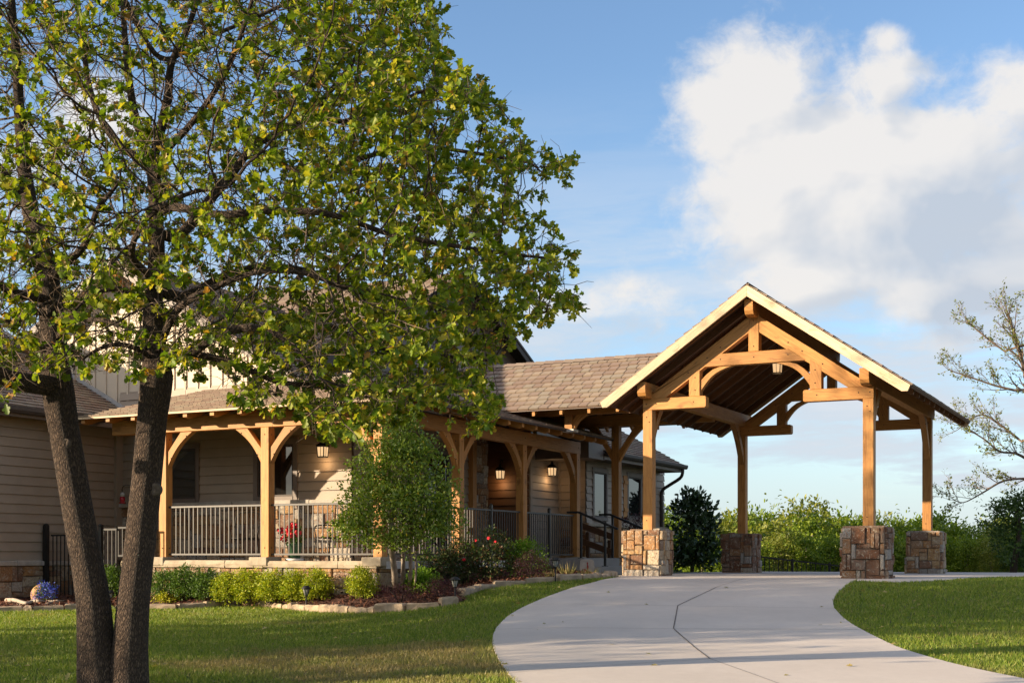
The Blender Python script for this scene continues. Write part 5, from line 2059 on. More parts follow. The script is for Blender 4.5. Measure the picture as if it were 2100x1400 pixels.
def oak_spray(nodes, par, kids, R, prob, r, nleaf=(4, 8), lsize=.105, twigs=None, thin=.0075, dense=None):
    """leaf bunches at the branch ends"""
    C, Dv, Up, S = [], [], [], []
    for i in range(len(nodes)):
        tipn = not kids[i]
        if not tipn and (R[i] > thin or r.random() > (.30 if dense is None else dense(nodes[i]))): continue
        if r.random() > prob(nodes[i]): continue
        d = (nodes[i] - nodes[par[i]]).normalized() if par[i] >= 0 else Vector((0, 0, 1))
        d = (d + Vector(r.normal(size=3) * .35)).normalized()
        L = r.uniform(.05, .16)
        e = nodes[i] + d * L
        if twigs is not None: twigs.tube([nodes[i], e], [.0032, .002], 3, 1, cap=False)
        m = r.integers(*nleaf)
        for k in range(m):
            q = nodes[i].lerp(e, r.uniform(.35, 1.0))
            a = (d * .55 + Vector(r.normal(size=3) * .75) + Vector((0, 0, -.08))).normalized()
            C.append(q); Dv.append(a)
            Up.append(Vector(r.normal(size=3) * .55) + Vector((-.25, -.2, .65)))
            S.append(lsize * r.uniform(.55, 1.25))
    return [np.array(x) for x in (C, Dv, Up)] + [np.array(S)]


def in_px(poly, r, n, dens=None):
    xs, ys = [p[0] for p in poly], [p[1] for p in poly]
    out = []
    while len(out) < n:
        x, y = r.uniform(min(xs), max(xs), 4000), r.uniform(min(ys), max(ys), 4000)
        m = inside_np(poly, x, y)
        if dens is not None: m &= r.random(4000) < dens(x, y)
        out += list(zip(x[m], y[m]))
    return out[:n]


OD = 12.0
ob = P(232, 1432, D=OD)
ob.z = gz(ob.x, ob.y)
oak = thing("oak_tree", "large forked oak with two dark rough trunks and fresh green lobed leaves, before the house", "tree", ob)
pxr = OD / F


def LM(name, parent, pts):
    return (name, parent, [(P(x, y, D=d), r * d / F) for (x, y, d, r) in pts])


limbs = [
    LM('L', None, [(214, 1440, 12, 60), (204, 1400, 12, 45), (197, 1330, 12, 38), (192, 1240, 12, 34.5), (178, 1150, 12, 32), (160, 1050, 12, 31), (145, 960, 12, 30), (131, 880, 12, 30), (120, 805, 12, 32), (113, 740, 12.05, 28), (107, 660, 12.1, 25), (100, 590, 12.1, 24), (86, 510, 12.2, 20), (62, 430, 12.3, 17), (48, 330, 12.4, 13), (40, 230, 12.4, 11), (34, 120, 12.3, 9), (24, 0, 12.2, 7), (18, -130, 12.2, 5)]),
    LM('R', None, [(256, 1440, 12, 56), (264, 1400, 12, 41), (267, 1330, 12, 36), (273, 1240, 12, 33), (283, 1150, 12, 31), (294, 1050, 12, 31), (303, 960, 12, 30), (312, 860, 12, 29.5), (321, 775, 12, 33), (318, 715, 12.1, 23), (313, 640, 12.2, 20), (321, 540, 12.2, 17), (320, 450, 12.2, 15), (318, 390, 12.2, 14), (312, 335, 12.3, 13)]),
    LM('L1', 'L', [(84, 788, 11.8, 21), (40, 782, 11.5, 19), (-20, 760, 11.2, 17), (-120, 700, 10.9, 13), (-220, 610, 10.8, 9)]),
    LM('L2', 'L', [(34, 395, 12.3, 13), (0, 350, 12.2, 11), (-80, 270, 12.0, 8), (-170, 170, 12, 5)]),
    LM('L3', 'L', [(130, 545, 11.9, 9), (175, 500, 11.7, 7), (200, 430, 11.5, 5.5), (240, 380, 11.4, 4)]),
    LM('L4', 'L', [(30, 600, 11.7, 9), (-40, 560, 11.4, 8), (-140, 500, 11.2, 6)]),
    LM('Ra', 'R', [(280, 322, 12.5, 9), (236, 288, 12.7, 7.5), (205, 240, 12.8, 6.5), (184, 180, 12.9, 6), (170, 90, 12.9, 5), (160, 0, 13, 4), (150, -100, 13, 3)]),
    LM('Rb', 'R', [(292, 285, 12.2, 9.5), (274, 225, 12.1, 8.5), (262, 140, 12, 7), (254, 40, 12, 6), (250, -90, 12, 4)]),
    LM('Rc', 'R', [(330, 265, 12.3, 10), (344, 200, 12.2, 9), (352, 130, 12.1, 7), (385, 60, 12, 6), (412, -30, 12, 5), (440, -150, 12, 3)]),
    LM('Rd', 'R', [(345, 305, 11.9, 8), (378, 270, 11.7, 7), (425, 210, 11.5, 6), (472, 130, 11.4, 5), (505, 40, 11.3, 4), (540, -80, 11.2, 3)]),
    LM('Rr', 'R', [(352, 736, 11.8, 15), (394, 720, 11.6, 12), (440, 690, 11.3, 10), (500, 672, 11.0, 8), (560, 682, 10.8, 7), (604, 712, 10.7, 5.5), (640, 765, 10.6, 4)]),
    LM('R2', 'R', [(368, 482, 12.4, 11), (430, 410, 12.6, 10), (472, 362, 12.8, 9), (520, 300, 12.9, 8), (580, 268, 13, 7), (640, 225, 13, 6), (700, 160, 13, 5), (770, 60, 13, 3.5)]),
    LM('R3', 'R', [(382, 610, 12.6, 11), (450, 572, 12.8, 10), (540, 548, 13, 8.5), (640, 560, 13.1, 7.5), (740, 598, 13.1, 6.5), (840, 622, 13, 5.5), (940, 640, 12.9, 4.5), (1040, 652, 12.8, 3.5), (1120, 640, 12.8, 2.5)]),
    LM('R4', 'R', [(362, 425, 11.9, 9), (450, 440, 11.5, 8), (560, 432, 11.3, 7), (680, 440, 11.2, 6), (800, 480, 11.2, 5), (920, 502, 11.3, 4.2), (1040, 520, 11.4, 3.2), (1130, 530, 11.5, 2.4)]),
    LM('R5', 'R2', [(600, 348, 12.8, 6), (720, 330, 12.7, 5), (840, 300, 12.6, 4.2), (960, 312, 12.6, 3.4), (1090, 335, 12.6, 2.4)]),
    LM('R6', 'R2', [(690, 250, 13.2, 4.5), (790, 220, 13.3, 4), (890, 180, 13.3, 3), (950, 190, 13.3, 2)]),
    LM('R7', 'Rr', [(470, 742, 12.0, 7), (570, 782, 12.2, 6), (660, 792, 12.2, 5), (760, 812, 12.3, 4), (860, 800, 12.3, 3.2), (960, 840, 12.4, 2.2)]),
    LM('R8', 'R3', [(600, 610, 12.2, 6), (700, 680, 12, 5), (800, 720, 11.9, 4), (910, 730, 11.9, 3), (1010, 740, 12, 2.2)]),
    LM('R9', 'Rb', [(330, 120, 13.4, 5), (420, 80, 13.8, 4), (560, 20, 14, 3.5), (680, -40, 14, 3)]),
    LM('Rl', 'R', [(288, 605, 11.8, 7), (240, 592, 11.5, 5.5), (190, 604, 11.3, 4), (150, 640, 11.2, 2.5)]),
    LM('Rm', 'R', [(284, 716, 11.8, 6), (236, 706, 11.6, 5), (190, 722, 11.4, 3.5), (150, 752, 11.3, 2.2)]),
    LM('L5', 'L', [(146, 668, 11.8, 6.5), (196, 655, 11.5, 5), (250, 668, 11.3, 3.5), (290, 690, 11.2, 2.2)]),
    LM('L6', 'L', [(70, 640, 11.8, 6.5), (30, 660, 11.5, 5), (-20, 650, 11.3, 3.5)]),
    LM('Rf', 'R', [(300, 560, 11.5, 8), (270, 520, 10.9, 7), (300, 450, 10.5, 5), (380, 400, 10.2, 4), (470, 380, 10.1, 3)]),
    LM('Rg', 'R', [(360, 640, 11.5, 8), (420, 600, 10.9, 7), (520, 560, 10.5, 5), (620, 560, 10.3, 4), (700, 590, 10.3, 3)]),
]
CROWN = [(-260, -330), (850, -330), (868, -20), (905, 25), (900, 95), (940, 160), (1015, 190), (1045, 225), (1045, 262), (1085, 308), (1184, 322), (1178, 352), (1090, 388), (1072, 430), (1085, 458), (1182, 512), (1184, 544), (1100, 562), (1190, 606), (1192, 646), (1090, 665), (1050, 700), (1040, 735), (985, 780),
         (1030, 835), (1010, 885), (960, 880), (930, 830), (860, 830), (790, 868), (720, 890), (650, 895), (615, 835), (480, 815), (400, 755), (330, 760), (210, 768), (100, 765), (0, 800), (-260, 860)]


def crown_density(x, y):
    d = np.full(len(x), .95)
    d = np.where((x < 480) & (y < 640), .62, d)
    d = np.where(x > 560, 1.0, d)
    d = np.where((x < 480) & (y < 640), .50, d)
    d = np.where(((x - 215) / 55) ** 2 + ((y - 235) / 75) ** 2 < 1, .10, d)
    d = np.where((x < 340) & (y > 460), 1.0, d)
    d = np.where((x < 0) | (y < -40), .42, d)
    return d


r = np.random.default_rng(42)
att = []
for (x, y) in in_px(CROWN, r, 14500, crown_density):
    edge = smooth01(1150, 500, x)
    sp = 0.55 + 1.25 * edge
    D = min(15.2, max(9.4, 12.1 + r.normal() * sp))
    att.append(P(x, y, D=D))
nodes, par, kids, R, nl = colonise(limbs, att, .135, 1.5, .165, tip=.0033)
mb = MB()
thick = MB()
branch_mesh(nodes, par, kids, R, mb)


def to_px(p):
    Dp = -p.x * ST + p.y * CT
    return CXP + F * (p.x * CT + p.y * ST) / Dp, HZ - F * (p.z - ZE) / Dp


def leaf_prob(p):
    x, y = to_px(p)
    # open inside, leafier towards the right and the outer ends; patchy
    n = mnoise.noise(Vector((p.x * 1.1, p.y * 1.1, p.z * 1.1)))
    base = .60 + .55 * smooth01(480, 900, x)
    if x < 480 and y < 640: base = .58
    if x < 340 and y > 470: base = .58
    if 330 <= x < 700 and 380 < y < 800: base = .62
    n2_ = mnoise.noise(Vector((p.x * 2.3 + 7, p.y * 2.3, p.z * 2.3)))
    return base + .75 * n + .75 * n2_


rl = np.random.default_rng(5)
for i in range(len(nodes)):                                      # bare twiglets, as on the photo's inner crown
    if R[i] < .012 and rl.random() < (.85 if to_px(nodes[i])[0] < 480 else .45):
        d = Vector(rl.normal(size=3)).normalized()
        a = nodes[i]
        e = a + d * rl.uniform(.10, .32)
        m_ = a.lerp(e, .5) + Vector(rl.normal(size=3) * .02)
        mb.tube([a, m_, e], [.0034, .0027, .0016], 3, 1, cap=False)
C, Dv, Up, S_ = oak_spray(nodes, par, kids, R, leaf_prob, rl, (10, 19), .080, twigs=mb, dense=lambda p: .22 + .30 * smooth01(450, 750, to_px(p)[0]))
trunk = mb.build("trunk", [M['bark'], M['twig']], oak)
leaf_object("crown", C, Dv, Up, S_, OAK, M['oak_leaf'], oak)
print("oak nodes", len(nodes), "leaves", len(C))
# cut limb scars on the trunks
for (px, py, rr, dq) in ((134, 909, .048, .130), (316, 1003, .055, .104)):
    mb = MB()
    c = P(px, py, D=OD - dq)
    v = Vector((-ST * -1, -CT, 0))
    f = Vector((ST, -CT, 0))
    rings = []
    mb.tube([c + f * -.06, c + f * -.010, c + f * .000, c + f * -.002, c + f * -.001], [rr * 1.15, rr * 1.05, rr * .92, rr * .78, rr * .3], 16)
    mb.build("branch_scar", M['scar'], oak)

# neighbours of the same kind stand to the left, outside the picture; their shade falls over lawn and drive
for (x, y, rz, sc, lab) in ((-16.6, 8.9, -1.32, (.95, .8, .95), "forked oak left of the big one, nearer the road"), (-22.1, 5.5, -1.32, (.98, .85, 1.06), "taller forked oak farther left on the lawn"), (-17.4, 3.6, -1.32, (.6, .6, .45), "young forked oak on the lawn toward the road")):
    dup(oak, loc=(x, y, gz(x, y)), rz=rz, sc=sc, label=lab)

# ------------------------------------------------------------------ lawn blades
def grass():
    r = np.random.default_rng(8)
    n = 760000
    D = np.sqrt(r.uniform(9.6 ** 2, 27.5 ** 2, n))
    px = r.uniform(-90, 2190, n)
    lat = (px - CXP) / F * D
    X, Y = lat * CT - D * ST, lat * ST + D * CT
    keep = ~inside_np(DRIVE, X, Y)
    for poly in (BED_A, BED_C, PATH): keep &= ~inside_np(poly, X, Y)
    keep &= ~((X < -11.9) & (Y > 18.6)) & ~((X < -19.4) & (Y > 8)) & ~((X < -9.6) & (Y > 22.2)) & ~((X < -4.2) & (Y > 22))
    keep &= ~((Y > 19.8) & (X < -17.6))
    keep &= r.random(n) < np.clip(1.25 - D / 32, .3, 1)
    X, Y, D = X[keep], Y[keep], D[keep]
    tri = None
    # bilinear table of the ground height, quick enough for many blades
    gx, gy = np.linspace(-26, 12, 153), np.linspace(4, 32, 113)
    tab = np.array([[gz(a, b) for b in gy] for a in gx])
    fx, fy = np.clip((X + 26) / .25, 0, 151.999), np.clip((Y - 4) / .25, 0, 111.999)
    i, j = fx.astype(int), fy.astype(int)
    u, v = fx - i, fy - j
    Z = (tab[i, j] * (1 - u) + tab[i + 1, j] * u) * (1 - v) + (tab[i, j + 1] * (1 - u) + tab[i + 1, j + 1] * u) * v
    m = len(X)
    patch = np.array([mnoise.noise(Vector((a * .9, b * .9, 3))) for a, b in zip(X[::40], Y[::40])])
    patch = np.repeat(patch, 40)[:m] if len(patch) * 40 >= m else np.resize(patch, m)
    h = r.uniform(.022, .058, m)
    an = r.uniform(0, 6.283, m)
    lean = r.normal(size=(m, 2)) * .022
    wd = .0042 + .00020 * D
    A = np.stack([X - np.cos(an) * wd, Y - np.sin(an) * wd, Z - .004], 1)
    B = np.stack([X + np.cos(an) * wd, Y + np.sin(an) * wd, Z - .004], 1)
    Cc = np.stack([X + lean[:, 0], Y + lean[:, 1], Z + h], 1)
    V = np.stack([A, B, Cc], 1).reshape(-1, 3)
    print("blades", m)
    o = fast_mesh("grass", V, np.arange(3 * m), np.full(m, 3), M['grass'])
    struct(o, 'stuff')


grass()

# ------------------------------------------------------------------ small things in the beds
def path_light(px, py, h, label):
    b = G(px, py)
    root = thing("path_light", label, "path light", b, "black path lights in the beds")
    mb = MB()
    mb.tube([b + Vector((0, 0, -.05)), b + Vector((0, 0, h * .62))], .011, 7)
    mb.build("stake", M['iron'], root)
    c = b + Vector((0, 0, h * .62))
    g = MB()
    g.lathe(c, [(.028, 0), (.055, h * .24)], 8, smooth=False)
    g.build("glass", M['solar_glass'], root)
    f = MB()
    for k in range(8):
        a = k * math.pi / 4
        f.tube([c + Vector((math.cos(a) * .030, math.sin(a) * .030, 0)), c + Vector((math.cos(a) * .058, math.sin(a) * .058, h * .24))], .005, 4)
    f.lathe(c + Vector((0, 0, -.012)), [(.014, 0), (.034, .012)], 8)
    f.lathe(c + Vector((0, 0, h * .24)), [(.080, 0), (.082, .014), (.055, .034), (.05, .05), (.012, .056)], 12)
    f.build("cap", M['iron'], root)


path_light(628, 1253, .43, "black path light in mulch before the last boxwoods of the row")
path_light(933, 1236, .40, "black path light at the inner corner of the mulch bed")
path_light(1139, 1194, .42, "black path light near the porch's right end, among straw tufts")
path_light(226, 1246, .30, "path light glimpsed between the oak's two trunks")

for i, (px, py, h) in enumerate(((1102, 1190, .16), (1128, 1190, .22), (1164, 1188, .30), (1196, 1186, .20), (1212, 1186, .22), (1236, 1184, .16))):
    b = G(px, py)
    r = np.random.default_rng(600 + i)
    n = 60
    an = r.uniform(0, 6.28, n)
    C = np.array(b) + np.stack([np.cos(an) * .03, np.sin(an) * .03, np.full(n, -.01)], 1)
    Dv = np.stack([np.cos(an) * .45, np.sin(an) * .45, r.uniform(.6, 1.2, n)], 1)
    o = leaf_object("grass_tuft", C, Dv, r.normal(size=(n, 3)), h * r.uniform(.6, 1.2, n), tmpl([(0, -.03, 0), (.55, -.022, -.02), (1, 0, -.12), (.55, .022, -.02), (0, .03, 0)], [[0, 1, 3, 4], [1, 2, 3]]), M['straw'], loc=tuple(b))
    tag(o, "small straw-coloured grass tuft in the bed near the steps", "grass tuft", "straw tufts by the steps")

# painted stone slab leaning by the steps
sb = P(1204, 1176, D=26.0)
sb.z = gz(sb.x, sb.y)
slab = thing("painted_slab", "upright pale stone slab painted with a small red bird, beside the steps", "stone slab", sb)
mb = MB()
sx, sz = .145, .34
rt, fw = Vector((CT, ST, 0)), Vector((-ST, CT, 0))
o2 = [(-1, .0), (1.0, .0), (1.02, .8), (.9, .96), (.5, 1.0), (-.6, .99), (-.95, .93), (-1.03, .6)]
mb.prism([sb + rt * (a * sx) + Vector((0, 0, z * sz - .02)) + fw * (.06 * z) for a, z in o2], fw * .07)
mb.build("stone", M['slab_grey'], slab, .012)
mb = MB()
def onface(a, z): return sb + rt * (a * sx) + Vector((0, 0, z * sz - .02)) + fw * (.06 * z) - fw * .004
for poly in ([(-.05, .80), (.08, .86), (.16, .78), (.12, .70), (.22, .58), (.16, .42), (.02, .40), (-.04, .55), (.0, .68)], [(-.5, .42), (-.35, .36), (.75, .12), (.78, .18), (-.3, .46)], [(-.62, .30), (-.45, .22), (-.2, .26), (-.4, .34)], [(-.25, .22), (.35, .10), (.4, .15), (-.1, .28)]):
    mb.prism([onface(a, z) for a, z in poly], -fw * .003)
mb.build("painted_bird", M['red_paint'], slab)

# steps and their handrails
mb = MB()
mb.box(-12.2, -11.02, 24.92, 26.95, -.1, .33)
mb.box(-11.02, -10.70, 24.90, 26.97, -.1, .165)
struct(mb.build("steps", M['concrete'], bevel=.01))


def handrail(y, label):
    root = thing("handrail", label, "handrail", (-10.7, y, .1), "black handrails of the steps")
    mb = MB()
    mb.beam((-11.16, y, 1.285), (-10.28, y, .925), .05, .045)
    mb.beam((-11.42, y, 1.285), (-11.16, y, 1.285), .05, .045)
    mb.build("rail", M['iron'], root, .004)
    for x, zt, zb in ((-11.10, 1.26, .33), (-10.56, 1.04, .165)):
        p = MB()
        p.beam((x, y, zb), (x, y, zt), .042, .042, up=(0, 1, 0))
        p.box(x - .05, x + .05, y - .05, y + .05, zb - .002, zb + .01)
        p.build("post", M['iron'], root)


handrail(25.05, "black iron handrail on the near side of the concrete steps")
handrail(26.75, "black iron handrail on the far side of the concrete steps")
wr = thing("ramp_rail", "weathered wooden board rail sloping down behind the black handrails", "rail", (-11.9, 28.1, .2))
for z in (.62, .98):
    mb = MB()
    mb.beam((-12.55, 28.1, z + .14), (-11.2, 28.1, z - .32), .04, .14)
    mb.build("board", M['timber_dark'], wr, .004)
for x in (-12.3, -11.75, -11.3):
    mb = MB()
    mb.beam((x, 28.15, -.05), (x, 28.15, 1.0 - (x + 12.5) * .34), .08, .08, up=(0, 1, 0))
    mb.build("post", M['timber_dark'], wr)

# ------------------------------------------------------------------ black fence and gate closing the court on the left
def iron_run(root, name, p0, p1, z0, z1, step=.10):
    p0, p1 = Vector(p0), Vector(p1)
    d = (p1 - p0).normalized()
    L = (p1 - p0).length
    mb = MB()
    for z in (z0, z1): mb.beam(p0 + Vector((0, 0, z)), p1 + Vector((0, 0, z)), .032, .034)
    o = mb.build(name, M['iron'], root)
    n = int(L / step)
    for i in range(n + 1):
        q = p0 + d * (L - n * step) / 2 + d * i * step
        b = MB()
        b.beam(q + Vector((0, 0, z0 - .02)), q + Vector((0, 0, z1 + .0)), .016, .016, up=(d.x, d.y, 0))
        k = b.build("picket", M['iron'], root)
        k.parent = o
    return o


gate = thing("iron_gate", "black iron picket gate with fence panel between left wing and porch", "gate", (-18.3, 18.5, -.5))
for x, zt in ((-19.42, .955), (-18.02, .93)):
    mb = MB()
    mb.beam((x, 18.5, -.62), (x, 18.5, zt), .085 if x < -19 else .07, .085 if x < -19 else .07, up=(0, 1, 0))
    mb.lathe((x, 18.5, zt), [(.055, 0), (.055, .02), (.02, .045)], 8)
    mb.build("post", M['iron'], gate)
iron_run(gate, "gate_leaf", (-19.28, 18.5, 0), (-18.10, 18.5, 0), -.42, .77)
iron_run(gate, "fence_panel", (-17.96, 18.5, 0), (-17.62, 18.5, 0), -.42, .87)
iron_run(gate, "fence_panel", (-17.60, 18.52, 0), (-17.0, 18.52, 0), .38, .9)
bf = thing("iron_fence", "low black iron fence running downhill behind the far pier", "fence", (-8, 31.2, 0))
f0, f1 = Vector((-9.0, 30.9, 0)), Vector((-6.9, 31.9, 0))
mb = MB()
for dz in (0, -.40): mb.beam(f0 + Vector((0, 0, .36 + dz)), f1 + Vector((0, 0, .09 + dz)), .035, .035)
mb.build("rail", M['iron'], bf)
for i in range(22):
    q = f0.lerp(f1, i / 21)
    mb = MB()
    t = .05 if i % 8 == 7 else .016
    mb.beam(q + Vector((0, 0, -.3)), q + Vector((0, 0, .36 - .27 * i / 21 + (.05 if t > .03 else 0))), t, t, up=(1, 0, 0))
    mb.build("post" if t > .03 else "picket", M['iron'], bf)

# ------------------------------------------------------------------ things on and by the porch
pc = P(604, 1143, Y=19.12)
pc.z = .286
pot = thing("flower_pot", "green pot of red geraniums on the porch behind the railing", "potted plant", pc)
mb = MB()
mb.lathe(pc, [(.155, 0), (.165, .02), (.165, .045), (.13, .046)], 16)
mb.build("saucer", M['white'], pot)
mb = MB()
mb.lathe(pc + Vector((0, 0, .03)), [(.10, 0), (.135, .24), (.150, .245), (.150, .29), (.125, .29), (.12, .25)], 16)
mb.build("pot", M['green_pot'], pot)
r = np.random.default_rng(33)
foliage("foliage", r, (pc.x, pc.y, .70), .19, .19, .30, 40, 12, .035, .055, OVAL, M['green_leaf'], pot)
for (dx, dz) in ((-.17, .80), (-.02, .84), (.10, .88), (.05, .74), (-.08, .73), (.14, .76), (-.12, .66)):
    mb = MB()
    c = Vector((pc.x + dx, pc.y - .14 - .04 * math.sin(dx * 30), dz + .02))
    for k in range(16):
        d = Vector(rand_dirs(r, 1)[0]) * .055
        q = c + d
        mb.lathe(q, [(.010, -.018), (.028, -.002), (.022, .015), (.005, .022)], 6)
    mb.build("flower", M['petal_red'], pot)


def patio_chair(c, rz, label):
    c = Vector(c)
    root = thing("patio_chair", label, "chair", c, "black metal chairs on the porch")
    R_ = Matrix.Rotation(rz, 3, 'Z')
    W = lambda x, y, z: c + R_ @ Vector((x, y, z))
    mb = MB()
    mb.tube([W(-.24, -.22, .42), W(.24, -.22, .42), W(.24, .22, .40), W(-.24, .22, .40), W(-.24, -.22, .42)], .012, 6)
    for i in range(7): mb.beam(W(-.21 + .07 * i, -.22, .425), W(-.21 + .07 * i, .22, .405), .03, .006)
    mb.build("seat", M['iron'], root)
    mb = MB()
    mb.tube(spline([W(-.24, .22, .40), W(-.25, .27, .75), W(-.16, .31, .90), W(.16, .31, .90), W(.25, .27, .75), W(.24, .22, .40)], 5), .012, 6)
    for i in range(6): mb.tube([W(-.18 + .072 * i, .23, .42), W(-.18 + .072 * i, .30, .89)], .006, 5)
    mb.build("backrest", M['iron'], root)
    for sx in (-1, 1):
        mb = MB()
        mb.tube(spline([W(sx * .25, .25, .64), W(sx * .28, 0, .65), W(sx * .27, -.22, .62), W(sx * .24, -.22, .42)], 5), .012, 6)
        mb.build("armrest", M['iron'], root)
        for sy in (-1, 1):
            mb = MB()
            mb.tube([W(sx * .24, sy * .22, .41), W(sx * .27, sy * .27, 0.0)], .012, 6)
            mb.build("leg", M['iron'], root)


q = P(505, 1100, Y=19.75)
patio_chair((q.x, q.y, .286), .5, "black metal armchair behind the railing, left of the middle porch post")
q = P(684, 1100, Y=19.75)
patio_chair((q.x, q.y, .286), -.4, "black metal armchair behind the railing, right of the red flowers")

# feeder on its bracket at the corner of the court
fc = P(251, 1022, Y=20.3)
feeder = thing("bird_feeder", "red and clear hanging bird feeder by the corner of the left wing", "bird feeder", fc)
mb = MB()
mb.lathe(fc + Vector((0, 0, -.06)), [(.045, 0), (.052, .02), (.052, .08), (.04, .10)], 10)
mb.build("nectar_bottle", M['red_glass'], feeder)
mb = MB()
mb.lathe(fc + Vector((0, 0, .04)), [(.045, 0), (.05, .05), (.03, .09)], 10)
mb.build("bottle_top", M['clear'], feeder)
mb = MB()
mb.lathe(fc + Vector((0, 0, -.10)), [(.05, 0), (.075, .015), (.05, .035)], 10)
mb.build("base", M['red_glass'], feeder)
mb = MB()
mb.tube(spline([fc + Vector((0, 0, .13)), fc + Vector((0, 0, .22)), fc + Vector((.06, .05, .28)), fc + Vector((.18, .16, .24)), fc + Vector((.26, .29, .18))], 5), .008, 6)
mb.build("hook", M['iron'], feeder)
cap = MB()
cap.box(fc.x - .22, fc.x + .32, 20.35, 20.58, 1.31, 1.36)
# tipped clay pot spilling blue flowers, and driftwood
bp = G(88, 1240)
bluepot = thing("clay_pot", "tipped clay pot spilling bright blue flowers by the left wing", "flower pot", bp)
mb = MB()
ax = Vector((.82, -.45, .28)).normalized()
pr = [(.10, -.18), (.16, -.12), (.20, 0.0), (.20, .10), (.17, .18), (.185, .20), (.19, .22), (.15, .215)]
o3 = bp + Vector((-.10, .06, .17))
mb.tube([o3 + ax * z for _, z in pr], [q for q, _ in pr], 16)
mb.build("pot", M['clay'], bluepot)
r = np.random.default_rng(12)
fcv = o3 + ax * .22 + Vector((.06, -.06, -.02))
C, O, _ = clump_points(r, fcv, .21, .18, .36, 90, 10, .03, fill=.5)
n = len(C)
leaf_object("flowers", C, O + r.normal(size=(n, 3)) * .5, O + r.normal(size=(n, 3)) * .4, .030 * r.uniform(.7, 1.3, n), OVAL, M['petal_blue'], bluepot)
C, O, _ = clump_points(r, fcv, .18, .16, .32, 40, 7, .03, fill=.3)
n = len(C)
leaf_object("foliage", C, O + r.normal(size=(n, 3)) * .5, O, .035 * r.uniform(.7, 1.3, n), OVAL, M['green_leaf'], bluepot)
for i, (pts, r0, lab) in enumerate(((((14, 1241), (30, 1243), (52, 1247), (66, 1246)), .045, "pale driftwood log left of the tipped pot"), (((66, 1240), (80, 1243), (92, 1241), (120, 1242)), .030, "thin driftwood branch right before the tipped pot"), (((96, 1246), (116, 1243), (134, 1239)), .024, "curved driftwood stick at the right of the blue flowers"))):
    mb = MB()
    q = [G(x, y) + Vector((0, 0, r0 + .05 + .02 * (k % 2))) for k, (x, y) in enumerate(pts)]
    mb.tube(spline(q, 5), [r0 * (1 - .5 * k / (len(q) * 5 - 4)) for k in range(len(q) * 5 - 4)], 8)
    o = mb.build("driftwood", M['driftwood'], loc=tuple(q[0]))
    tag(o, lab, "driftwood", "driftwood in the shaded bed")

# ------------------------------------------------------------------ trees beyond
def tree_proto(name, label, seed, mat, leaf, nclump, per, spread, w=2.2, h=6.0, lobes=9):
    r = np.random.default_rng(seed)
    root = thing(name, label, "tree", (0, 0, 0), "trees beyond the drive")
    Cs, Os = [], []
    mb = MB()
    mb.tube([(0, 0, -.4), (.05, .03, h * .22), (.0, .1, h * .5), (.1, 0, h * .8)], [.16, .12, .08, .02], 8)
    for k in range(lobes):
        a = k * 2.399 + r.uniform(-.3, .3)
        t = (k + .6) / lobes
        zc = h * (.10 + .68 * t)
        rr = w * (.62 - .22 * abs(t - .5)) * r.uniform(.75, 1.15)
        off = w * .5 * (1 - .55 * t) * r.uniform(.6, 1.1)
        c = (math.cos(a) * off, math.sin(a) * off, zc)
        mb.tube([(0, 0, zc * .6), tuple(x * .6 for x in c[:2]) + (zc * .85,), c], [.05, .035, .012], 5)
        C, O, _ = clump_points(r, c, rr, rr, rr * 1.35, nclump, per, spread, fill=.3, lump=.35)
        Cs.append(C); Os.append(O)
    mb.build("trunk", M['pale_bark'] if mat != 'wood_leaf_c' else M['stem'], root)
    C, O = np.concatenate(Cs), np.concatenate(Os)
    n = len(C)
    leaf_object("crown", C, O * .5 + r.normal(size=(n, 3)) * .8, O * .5 + r.normal(size=(n, 3)) * .5 + [0, 0, .5], leaf * r.uniform(.6, 1.3, n), OVAL, M[mat], root)
    return root


